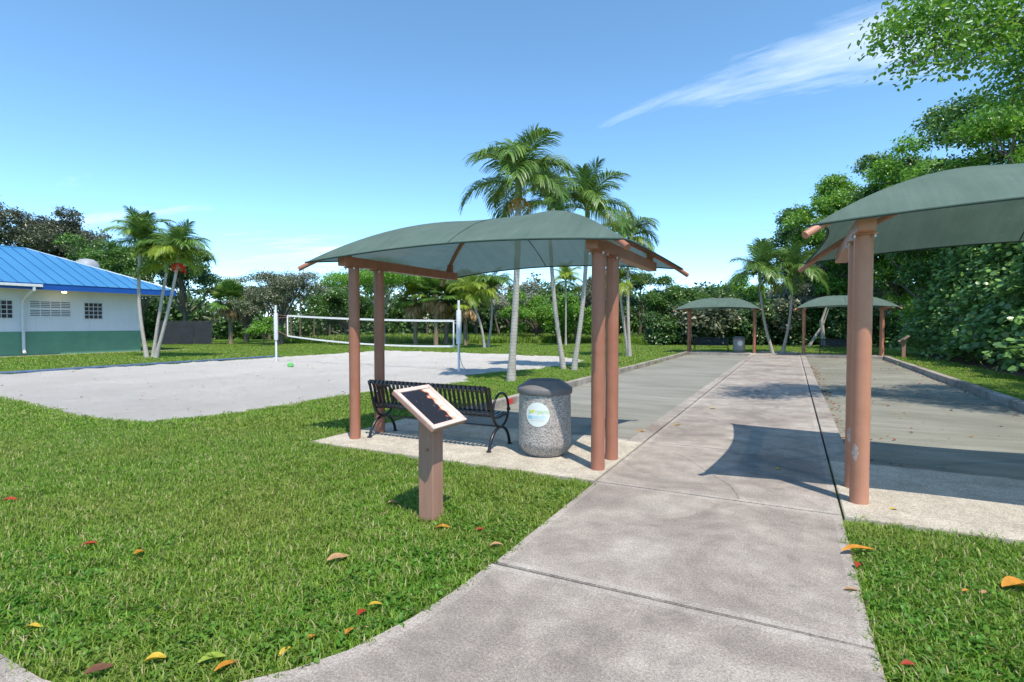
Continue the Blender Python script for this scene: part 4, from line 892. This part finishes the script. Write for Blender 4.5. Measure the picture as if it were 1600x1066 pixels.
for lab, px_, d, top, rx, rz, mt, n, sz, sd_ in (
        ('light green rounded tree behind the tall palm trunk', 838, 50, 452, 3.2, 2.4, 'leaf_bright', 14000, .22, 41),
        ('bright low tree behind the leaning palm pair', 900, 47, 462, 2.6, 2.2, 'leaf_bright', 12000, .22, 42),
        ('tall dark tree right of the near shelter posts', 1010, 54, 424, 3.4, 3.2, 'leaf_dark', 18000, .24, 43),
        ('glossy green tree left of the far left shelter', 1048, 50, 436, 2.6, 2.8, 'leaf_mid', 16000, .24, 44),
        ('olive tree rising behind the far left canopy', 1120, 56, 432, 3.6, 3.0, 'leaf_mid', 16000, .25, 45),
        ('yellow-green tree behind the palm pair of the far shelters', 1165, 60, 432, 3.0, 2.8, 'leaf_bright', 12000, .26, 46),
        ('pale grey-leaved tree between the far shelters', 1262, 47, 398, 3.4, 3.3, 'leaf_grey', 24000, .22, 47),
        ('grey-leaved shrubby tree behind the far right canopy', 1330, 45, 430, 2.6, 2.6, 'leaf_grey', 14000, .22, 48),
        ('silvery low tree behind the fan palms', 800, 54, 432, 3.6, 2.8, 'leaf_grey', 14000, .22, 49),
        ('grey-green tree behind the right net pole', 745, 58, 424, 4.2, 3.2, 'leaf_olive', 14000, .24, 50),
        ('dark tree behind the light feathery tree', 540, 56, 448, 3.8, 2.4, 'leaf_mid', 12000, .26, 51),
        ('olive-green tree farther back behind the leaning palm pair', 940, 60, 425, 4.0, 3.2, 'leaf_olive', 14000, .26, 52)):
    tree_px(lab, px_, d, top, rx, rz, mt, n, sz, sd_, rad=.15, base_h=max(1.0, ZH(top, d) - rz * 1.75), low=-.75)
# right side, tall trees over the hedge
RT_ = 'tall trees above the right hedge'
tree_px('farthest tall tree at the left end of the right-hand woods', 1268, 52, 318, 5.2, 6.2, 'leaf_mid', 28000, .30, 61, rad=.25, base_h=4, nclump=34, group=RT_, low=-.95)
tree_px('tall bright green tree above the far right shelter', 1345, 45, 262, 6.0, 7.2, 'leaf_bright', 40000, .28, 62, rad=.28, base_h=4, nclump=44, group=RT_, low=-.95)
tree_px('tall bushy tree above the middle of the right hedge', 1440, 37, 205, 5.8, 7.4, 'leaf_bright', 36000, .26, 63, rad=.28, base_h=4, nclump=46, group=RT_, low=-.95, hexa=False)
tree_px('tall tree at the right edge above the canopy', 1545, 29, 112, 5.0, 7.4, 'leaf_mid', 46000, .24, 64, rad=.28, base_h=4, nclump=50, group=RT_, low=-.95)
tree_px('leafy tree at the right edge behind the hedge', 1650, 25, 95, 4.8, 7.0, 'leaf_bright', 36000, .23, 65, rad=.28, base_h=4, nclump=44, group=RT_, low=-.95)
tree_px('tall dark tree between the two bright trees of the right-hand woods', 1405, 42, 232, 5.0, 6.8, 'leaf_mid', 36000, .27, 67, rad=.28, base_h=4, nclump=44, group=RT_, low=-.95)
# overhanging tree, trunk beyond the right edge of the picture
base = np.array([10.6, 12.6]); cl = []
for px_, py_, d, r_ in ((1392, 62, 9.4, .36), (1428, 38, 9.6, .48), (1470, 70, 9.5, .5), (1500, 22, 9.8, .6), (1455, -10, 10, .6), (1530, 75, 10, .58), (1575, 40, 10.2, .66), (1545, -20, 10.4, .8), (1610, 110, 10.4, .7), (1500, 105, 9.6, .30), (1440, 98, 9.3, .26), (1410, 108, 9.2, .2), (1590, 150, 10.6, .6), (1650, 60, 10.8, .9)):
    p = W(px_, d); cl.append((p[0] - base[0], p[1] - base[1], ZH(py_, d), r_))
r0 = np.random.default_rng(5); cl += rand_clumps(r0, 26, (-1.0, .6, 8.4), 4.4, 4.4, 2.8, .8, 1.3, -.5)
make_tree('overhanging tree whose leafy branch enters at the upper right corner', base, 10.5, 4, 3, 4.2, .26, 'leaf_bright', 'tree_bark', 80000, .10, .5, 66, clumps=cl, hexa=True, sub=10, sub_r=.2, name='overhanging_tree')
# sea grape hedge shrubs, large round leaves down to the ground
HM = []
for i in range(3):
    r_ = np.random.default_rng(80 + i); c = []
    for q in range(64):
        z = .40 + 5.3 * (q + r_.uniform(0, 1)) / 64; rr = 3.2 * (1 - z / 6.6); a = q * 2.39996 + r_.uniform(-.4, .4); k = r_.uniform(.55, .98); c.append((rr * k * math.cos(a), rr * k * math.sin(a) * 1.05, z, r_.uniform(.45, .85)))
    HM.append((make_crown('foliage', c, 21000, .20, .92, 'leaf_seagrape', 90 + i, 7, .26, True, .9, .15, 1.0)[0], c))
HS = [((8.3, 36.6), 'farthest shrub of the right hedge, behind the far sign'), ((8.3, 33.0), 'second farthest round-leaved shrub of the right hedge, right of the far sign'), ((8.7, 29.4), 'round-leaved shrub in the middle of the right hedge'),
      ((9.0, 25.8), 'large round-leaved shrub left of the nearest one in the hedge'), ((9.3, 22.2), 'nearest fully seen round-leaved shrub at the right edge'), ((9.6, 18.6), 'hedge shrub cut by the right edge of the photo')]
for i, (p, lab) in enumerate(HS):
    t = thing('sea_grape_shrub', lab, 'shrub', (p[0], p[1], ZL), i * 1.3, 'round-leaved shrubs of the right hedge'); me, c = HM[i % 3]
    obj('foliage', me, t); m = MB(); r_ = random.Random(i)
    for q in range(6):
        e = c[(q * 5 + i) % len(c)]; a = r_.uniform(0, 6.28); m.tube([(math.cos(a) * .3, math.sin(a) * .3, -.1), (e[0] * .4, e[1] * .4, e[2] * .55), e[:3]], [.07, .05, .015], 6)
    m.obj('stem', 'pale_bark', t, smooth=True)
# dark understorey shrubs behind the far shelters
US = [make_crown('foliage', [(a, b, max(.35, z), r) for a, b, z, r in rand_clumps(np.random.default_rng(120 + i), 26, (0, 0, 1.1), 1.7, 1.3, 1.5, .4, .7, -.9)], 5500, .24, .55, mt, 130 + i, 9, .2, False, .9)[0] for i, mt in enumerate(('leaf_dark', 'leaf_mid', 'leaf_olive'))]
USL = ['low dark shrub left of the far left shelter', 'low glossy shrub behind the far left post of the far left shelter', 'low shrub behind the far left bench', 'low dark shrub behind the far trash can', 'low shrub right of the far left shelter', 'low shrub behind the palm pair between the far shelters', 'low shrub left of the far right shelter', 'low dark shrub behind the far right bench', 'low shrub behind the near brown posts', 'low shrub at the back corner of the right court']
for i, px_ in enumerate((1035, 1068, 1100, 1135, 1168, 1205, 1240, 1280, 1330, 1385)):
    d = 44.0 - 3.0 * max(0, (px_ - 1250) / 140) + (i % 2) * .8; p = W(px_, d); t = thing('understorey_shrub', USL[i], 'shrub', (p[0], p[1], ZL), i * 2.1, 'low shrubs behind the far shelters'); s = 1.0 + .25 * (i % 3)
    o = obj('foliage', US[i % 3 if i % 4 else 0], t, scale=(s, s, s)); m = MB()
    for q in range(3): m.tube([(.1 * q - .1, 0, -.1), (.3 * q - .3, .1, 1.0)], [.04, .02], 5)
    m.obj('stem', 'tree_bark', t)
# leaning pole-like bare trunks seen behind the far right shelter
for lab, a, b, r_ in (('bare pale trunk leaning right behind the far right shelter', (1262, 551, 40), (1284, 510, 40), .10), ('thick pale mottled trunk behind the far right shelter', (1287, 552, 40), (1283, 500, 40), .17)):
    p0 = W(a[0], a[2]); p1 = W(b[0], b[2]); t = thing('bare_trunk', lab, 'tree trunk', (p0[0], p0[1], ZL)); 
    MB().tube([(0, 0, -.1), ((p1[0] - p0[0]) * .5, (p1[1] - p0[1]) * .5, ZH(b[1], b[2]) * .5), (p1[0] - p0[0], p1[1] - p0[1], ZH(b[1], b[2]))], [r_ * 1.15, r_, r_ * .85], 10).obj('bark', 'pale_bark', t, smooth=True)
    MB().tube([(p1[0] - p0[0], p1[1] - p0[1], ZH(b[1], b[2]) - .15), (p1[0] - p0[0] + .5, p1[1] - p0[1] + .2, ZH(b[1], b[2]) + 1.6)], [r_ * .6, r_ * .2], 8).obj('limb', 'pale_bark', t, smooth=True)

# distant woods that read as one mass
r_ = np.random.default_rng(200); cl = []
for px_ in np.arange(-120, 1480, 9):
    for rep in range(2):
        d = r_.uniform(62, 78); base_top = 455 if px_ < 330 else (478 if px_ < 480 else 452 + 8 * math.sin(px_ * .02)); top = ZH(base_top + r_.uniform(-8, 30), d); p = W(px_ + r_.uniform(-6, 6), d)
        for z in np.arange(.3, top - .6, 1.3): cl.append((p[0], p[1], z + r_.uniform(-.4, .4), r_.uniform(1.0, 1.6)))
parts = []
for i, (mt, frac) in enumerate((('leaf_dark', .40), ('leaf_mid', .35), ('leaf_olive', .25))):
    sel = [c for j, c in enumerate(cl) if (j * 7919) % 100 / 100 < .999 and (j // 9) % 3 == i]
    me, _ = make_crown('distant_woods', sel, int(190000 * frac), .50, .62, mt, 210 + i, 10, .4, False, .9)
    o = obj('distant_woods', me); tag(o, ['dark green mass of distant woods behind the park', 'mid green mass of distant woods behind the park', 'olive mass of distant woods behind the park'][i], 'woods', kind='stuff')
mb = MB()
for i in range(45):
    px_ = r_.uniform(330, 1420); d = r_.uniform(58, 66); p = W(px_, d); mb.tube([(p[0], p[1], -.1), (p[0] + r_.normal(0, .4), p[1], r_.uniform(3, 5))], [.12, .06], 5)
tag(mb.obj('distant_trunks', 'tree_bark'), 'thin trunks standing among the distant woods', 'woods', kind='stuff')

# mulch strip under the hedge
mu = MB().add([(5.5, 37, -.022), (5.7, 33.8, -.022), (5.9, 30, -.022), (6.3, 26, -.022), (6.5, 22, -.022), (6.8, 17, -.022), (11, 17, -.022), (11, 37, -.022)], [tuple(range(8))]).obj('mulch_bed', 'mulch'); mu['kind'] = 'structure'

# ================================================================== GRASS
def tuft(name, nb, rad, hmin, hmax, wd, mat, seed, flop=.8):
    r_ = np.random.default_rng(seed); V = []; Fc = []; rn = []
    for i in range(nb):
        a = r_.uniform(0, 6.283); rr = rad * math.sqrt(r_.uniform(0, 1)); b = np.array([rr * math.cos(a), rr * math.sin(a), 0]); d = r_.uniform(0, 6.283); h = r_.uniform(hmin, hmax); fl = r_.uniform(.15, flop)
        dr = np.array([math.cos(d), math.sin(d), 0]); wv = np.array([-dr[1], dr[0], 0]) * wd * r_.uniform(.6, 1.2)
        m1 = b + dr * h * fl * .35 + np.array([0, 0, h * .6]); tp = b + dr * h * fl * 1.25 + np.array([0, 0, h * (1.02 - .35 * fl)]); o = len(V)
        V += [b - wv * .7, b + wv * .7, m1 + wv, m1 - wv, tp + wv * .12, tp - wv * .12]; Fc += [(o, o + 1, o + 2, o + 3), (o + 3, o + 2, o + 4, o + 5)]; q = r_.uniform(0, 1); rn += [q, q]
    o = bpy.data.objects.new(name, np_mesh(name, np.array(V), np.array(Fc), mat, np.array(rn))); return o
def clover(name, nb, rad, seed):
    r_ = np.random.default_rng(seed); n = nb; P = np.stack([r_.uniform(-rad, rad, n), r_.uniform(-rad, rad, n), r_.uniform(.012, .045, n)], 1); o_ = unit(r_.normal(0, .5, (n, 3)) + [0, 0, 1.0])
    V, F_, k = leaves(P, o_, 2, .030, .62, r_, True, .1); return bpy.data.objects.new(name, np_mesh(name, V, F_, 'clover_leaf', np.tile(r_.uniform(0, 1, n), k)))
def scatter(name, label, pts, scl, templates):
    """one 'stuff' object: instances of small tufts on the points"""
    c = bpy.data.collections.new(name + '_templates')
    for o in templates: c.objects.link(o)
    m = bpy.data.meshes.new(name); m.vertices.add(len(pts)); m.vertices.foreach_set('co', np.ascontiguousarray(pts, dtype=np.float32).ravel())
    a = m.attributes.new('scl', 'FLOAT', 'POINT'); a.data.foreach_set('value', np.ascontiguousarray(scl, dtype=np.float32))
    o = obj(name, m); tag(o, label, 'grass', kind='stuff')
    ng = bpy.data.node_groups.new(name, 'GeometryNodeTree'); ng.interface.new_socket('Geometry', in_out='INPUT', socket_type='NodeSocketGeometry'); ng.interface.new_socket('Geometry', in_out='OUTPUT', socket_type='NodeSocketGeometry')
    N, Lk = ng.nodes, ng.links; gi = N.new('NodeGroupInput'); go = N.new('NodeGroupOutput'); ip = N.new('GeometryNodeInstanceOnPoints'); ci = N.new('GeometryNodeCollectionInfo')
    ci.inputs['Collection'].default_value = c; ci.inputs['Separate Children'].default_value = True; ci.inputs['Reset Children'].default_value = True
    rv = N.new('FunctionNodeRandomValue'); rv.data_type = 'FLOAT_VECTOR'; rv.inputs[0].default_value = (-.12, -.12, 0); rv.inputs[1].default_value = (.12, .12, 6.283)
    at = N.new('GeometryNodeInputNamedAttribute'); at.data_type = 'FLOAT'; at.inputs['Name'].default_value = 'scl'
    mp_ = N.new('GeometryNodeMeshToPoints'); Lk.new(gi.outputs[0], mp_.inputs[0]); Lk.new(mp_.outputs[0], ip.inputs['Points']); Lk.new(ci.outputs[0], ip.inputs['Instance']); ip.inputs['Pick Instance'].default_value = True
    Lk.new(rv.outputs[0], ip.inputs['Rotation']); Lk.new([s for s in at.outputs if s.enabled][0], ip.inputs['Scale']); Lk.new(ip.outputs[0], go.inputs[0])
    md = o.modifiers.new('scatter', 'NODES'); md.node_group = ng; return o
LEFTWALK = EDGE[::-1]
def on_lawn(P, mg=0.0):
    x, y = P[:, 0], P[:, 1]; bad = (x > PXL - mg) & (x < PXR + mg) & (y < 37.3)
    bad |= (y < 1.2 + mg)
    ex = np.array([e[0] for e in LEFTWALK]); ey = np.array([e[1] for e in LEFTWALK])
    lim = np.interp(y, np.array([e[1] for e in EDGE[::-1]]), np.array([e[0] for e in EDGE[::-1]]))
    bad |= (y < 3.24) & (x > lim - mg) & (x < PXR)
    bad |= (x > -6.02 - mg) & (x < 4.75 + mg) & (y > 5.41 - mg) & (y < CY0 + .1)
    bad |= (x > CLX - .17 - mg) & (x < CRX + .21 + mg) & (y > CY0 - .3) & (y < CY1 + .2)
    bad |= (x > -6.02) & (x < 4.75) & (y > CY1) & (y < 35.65)
    bad |= inside(SAND, P); bad |= (np.abs(x + 23.45) < .12) & (y > 7) & (y < 18)
    bad |= (x < -35.3) & (y < 22.6); bad |= (x > 5.8 + (33 - y) * .06) & (y > 17)
    return ~bad
def in_view(P, m=420):
    dep = P @ FW; lat = P @ RT; px_ = 800 + F_PX * lat / np.maximum(dep, .1); py_ = HOR + F_PX * CAM_H / np.maximum(dep, .1); return (dep > .6) & (px_ > -m) & (px_ < 1600 + m) & (py_ < 1066 + m * 3)
def scat_pts(x0, x1, y0, y1, dn, dmin, dmax, seed, mg):
    r_ = np.random.default_rng(seed); n = int((x1 - x0) * (y1 - y0) * dn); P = np.stack([r_.uniform(x0, x1, n), r_.uniform(y0, y1, n)], 1); dep = P @ FW
    k = (dep > dmin) & (dep <= dmax) & in_view(P); P = P[k]; P = P[on_lawn(P, mg)]; return P
def to3(P): return np.concatenate([P, np.full((len(P), 1), ZL)], 1)
r_ = np.random.default_rng(300)
P = scat_pts(-14, 5, 1, 12, 300, .5, 8.5, 301, .012)
th_ = np.sin(P[:, 0] * 2.3 + 1.7 * np.sin(P[:, 1] * 1.1)) * np.sin(P[:, 1] * 2.9 + 1.3 * np.sin(P[:, 0] * 1.7)) + r_.normal(0, .35, len(P)); P = P[th_ > -.95]
scatter('lawn_grass', 'short thick green grass of the near lawn', to3(P), r_.uniform(.7, 1.15, len(P)), [tuft(f'grass_tuft_{i}', 40, .085, .022, .05 + .012 * (i % 4), .0032 + .0004 * (i % 3), 'grass_blade', 310 + i, 1.0 if i % 2 else .8) for i in range(8)])
P = scat_pts(-26, 8, 3, 28, 110, 8.5, 20, 302, .03)
scatter('lawn_grass', 'green grass of the middle lawn around the sand', to3(P), r_.uniform(.7, 1.15, len(P)), [tuft(f'grass_tuft_mid_{i}', 44, .15, .032, .075, .0062, 'grass_blade', 320 + i) for i in range(4)])
P = scat_pts(-50, 10, 8, 62, 26, 20, 60, 303, .05)
scatter('lawn_grass', 'green grass of the far lawn before the trees', to3(P), r_.uniform(.7, 1.2, len(P)), [tuft(f'grass_tuft_far_{i}', 44, .32, .035, .085, .014, 'grass_blade', 330 + i) for i in range(4)])
P = scat_pts(-40, 6, 30, 62, 5, 36, 62, 304, .05); P = P[(P @ FW) > 47]
scatter('tall_grass', 'tall rough grass along the edge of the woods', to3(P), r_.uniform(.8, 1.6, len(P)), [tuft(f'tall_tuft_{i}', 40, .3, .25, .6, .016, 'grass_blade', 340 + i) for i in range(3)])
# clover-like ground cover along the near path edge
Pc = scat_pts(-5, 4, 1, 5, 170, .5, 6, 305, .075)
lim = np.interp(Pc[:, 1], [e[1] for e in EDGE[::-1]] + [5.4], [e[0] for e in EDGE[::-1]] + [-1.83]); dist = np.where(Pc[:, 0] > 0, Pc[:, 0] - PXR, lim - Pc[:, 0]); dist = np.minimum(dist, np.abs(Pc[:, 1] - 1.2) + .1)
Pc = Pc[r_.uniform(0, 1, len(Pc)) < np.clip(1.0 - dist / 1.1, .03, 1)]
scatter('ground_cover', 'small leafy weeds along the edge of the near path', to3(Pc), r_.uniform(.7, 1.2, len(Pc)), [clover(f'clover_{i}', 30, .08, 350 + i) for i in range(3)])
# grass tufts creeping over the sand rim
rim = np.array(dens(SAND, .05, .10)); rim = rim[in_view(rim)]; rim = rim[(rim[:, 0] > -22.8)]
scatter('sand_rim_grass', 'ragged grass growing over the rim of the sand', to3(rim), r_.uniform(.5, 1.1, len(rim)), [tuft(f'rim_tuft_{i}', 22, .10, .03, .075, .006, 'grass_blade', 360 + i) for i in range(3)])

# ================================================================== FALLEN LEAVES
def leaf_mesh(L, Wd, curl, twist, mat, seed):
    r_ = random.Random(seed); m = MB(); vs = []; nu, nv = 9, 5
    for i in range(nu):
        u = i / (nu - 1); hw_ = Wd / 2 * (math.sin(math.pi * (u * .94 + .03)) ** .75)
        for j in range(nv):
            v = j / (nv - 1) * 2 - 1; y = v * hw_; vs.append((u * L - L / 2, y * math.cos(curl * abs(v)), abs(v) * hw_ * math.sin(curl) * .8 + .05 * L * math.sin(u * math.pi * 1.4 + twist) + .01 * L * r_.uniform(-1, 1)))
    z0 = min(q[2] for q in vs); vs = [(a, b, c - z0) for a, b, c in vs]
    m.add(vs, [(i * nv + j, (i + 1) * nv + j, (i + 1) * nv + j + 1, i * nv + j + 1) for i in range(nu - 1) for j in range(nv - 1)]); return m.mesh('fallen_leaf', mat, smooth=True)
LV = [(1341, 858, .19, .055, 'leaf_orange', 'large orange fallen leaf bridging the path edge and the right grass', 10, .012), (1330, 917, .065, .025, 'leaf_tan', 'small tan leaf on the path edge just below the large orange leaf', 0, .002),
      (1592, 915, .15, .10, 'leaf_orange', 'broad pale orange leaf at the right edge of the near grass', 0, .005), (528, 869, .115, .055, 'leaf_tan', 'large tan curled leaf in the lawn left of the near sign', 40, .005),
      (692, 821, .09, .05, 'leaf_orange', 'orange leaf in the grass at the foot of the near sign post', 0, 0.0), (776, 849, .075, .04, 'leaf_tan', 'pinkish tan leaf in the grass near the path, right of the sign', 10, 0.0),
      (614, 783, .07, .05, 'leaf_tan', 'tan leaf in the grass just left of the near sign post', 20, 0.0), (750, 824, .05, .035, 'leaf_red', 'small dark red leaf in the grass right of the near sign', 20, 0.0),
      (242, 1027, .07, .055, 'leaf_yellow', 'yellow round leaf at the lower left of the lawn', 20, .01), (331, 1026, .09, .045, 'leaf_fresh', 'green-yellow leaf beside the path curve at lower left', 30, .01), (355, 1037, .095, .035, 'leaf_orange', 'orange-red narrow leaf right of the green-yellow leaf', 60, .01),
      (154, 1042, .085, .04, 'leaf_brown', 'brown curled leaf nearest the lower left corner', 50, .01), (52, 975, .06, .03, 'leaf_yellow', 'thin yellow leaf at the far lower left of the lawn', 0, 0.0), (218, 860, .06, .04, 'leaf_orange', 'small orange leaf alone in the left lawn', 70, 0.0),
      (141, 847, .07, .04, 'leaf_red', 'dark red leaf in the left lawn', 30, 0.0), (15, 779, .09, .05, 'leaf_red', 'dark red leaf at the left edge of the lawn', 10, 0.0), (587, 940, .06, .035, 'leaf_yellow', 'pale yellow leaf in the lawn below the near sign', 30, 0.0),
      (566, 953, .055, .035, 'leaf_red', 'red leaf left of the pale yellow leaf below the sign', 60, 0.0), (546, 981, .05, .03, 'leaf_orange', 'orange leaf close to the path curve', 70, 0.0), (487, 991, .045, .03, 'leaf_orange', 'small orange leaf on the clover left of the path curve', 70, 0.0),
      (445, 1012, .06, .025, 'leaf_yellow', 'thin yellow leaf just above the path curve', 70, 0.0), (1419, 1032, .05, .025, 'leaf_red', 'dark red leaf in the lowest part of the right grass', 0, 0.0), (1512, 921, .05, .03, 'leaf_orange', 'orange-brown leaf in the middle of the right grass', 0, 0.0), (1541, 922, .055, .03, 'leaf_tan', 'tan leaf right of the orange-brown leaf in the right grass', 20, 0.0),
      (1343, 880, .07, .045, 'leaf_red', 'red leaf at the path edge below the large orange leaf', 40, 0.0), (1396, 793, .04, .035, 'leaf_yellow', 'small yellow leaf on the near right pad', 0, .002), (1217, 731, .05, .03, 'leaf_yellow', 'tiny yellow leaf lying in the canopy shadow on the path', 0, .002),
      (1113, 637, .08, .06, 'leaf_yellow', 'yellow leaf on the sunny middle of the path', 0, .002), (1058, 663, .08, .04, 'leaf_yellow', 'yellow-brown leaf near the left edge of the path', 0, .002), (1001, 673, .10, .05, 'leaf_orange', 'orange-brown leaf at the near corner of the left court kerb', 0, .004)]
for i, (px_, py_, L, Wd, mt, lab, rz, lift) in enumerate(LV):
    grass = bool(on_lawn(np.array([G(px_, py_)]))[0])
    z = 0.012 if grass else 0.003
    x, y = G(px_, py_, z + .02)
    o = obj('fallen_leaf', leaf_mesh(L * 1.35, Wd * 1.5, random.uniform(.3, .9), random.uniform(-.6, .6), mt, i), loc=(x, y, z + lift * .4), rot=(random.uniform(-.15, .15) if grass else 0, random.uniform(-.12, .12) if grass else 0, R(rz) + YAW))
    tag(o, lab, 'leaf', 'fallen leaves on the lawn and path')
# leaf litter on the right court and beneath the hedge
def litter(name, label, P, z, seed, smin, smax):
    r_ = np.random.default_rng(seed); n = len(P); V = []; Fc = []
    ang = r_.uniform(0, 6.283, n); L = r_.uniform(smin, smax, n); mi = r_.integers(0, 4, n)
    m = MB()
    for i in range(n):
        c, s = math.cos(ang[i]), math.sin(ang[i]); l = L[i]; w_ = l * r_.uniform(.35, .6); h = l * r_.uniform(.05, .25)
        q = [(-.5 * l, 0, h * .4), (-.1 * l, w_ / 2, h), (.5 * l, 0, h * .2), (-.1 * l, -w_ / 2, h * .8), (0, 0, 0)]
        m.add([(P[i][0] + x * c - y * s, P[i][1] + x * s + y * c, z + zz_) for x, y, zz_ in q], [(0, 4, 1), (1, 4, 2), (2, 4, 3), (3, 4, 0)], int(mi[i]))
    return tag(m.obj(name, ['leaf_tan', 'leaf_brown', 'leaf_orange', 'leaf_red']), label, 'leaf litter', kind='stuff')
r_ = np.random.default_rng(400)
Pl = np.concatenate([np.stack([r_.uniform(SX[1] + .03, CRX - .05, 260), r_.uniform(CY0 + .1, CY1, 260)], 1), np.stack([SX[1] + .04 + np.abs(r_.normal(0, .12, 240)), r_.uniform(8, 26, 240)], 1), np.stack([CRX - .04 - np.abs(r_.normal(0, .16, 170)), r_.uniform(8, CY1, 170)], 1)])
litter('leaf_litter', 'scattered dry leaves lying on the right court', Pl, -.078, 401, .035, .095)
Pl = np.stack([r_.uniform(4.4, 7.2, 420), r_.uniform(12, 35, 420)], 1); litter('leaf_litter', 'dry leaves lying under the right hedge', Pl, -.01, 402, .05, .12)
Pl = np.array([p for p in np.stack([r_.uniform(-22.5, -8.5, 520), r_.uniform(5, 26, 520)], 1) if inside(SAND, [p])[0]]); litter('leaf_litter', 'dark bits of dry leaf scattered over the sand', Pl, .022, 403, .03, .085)
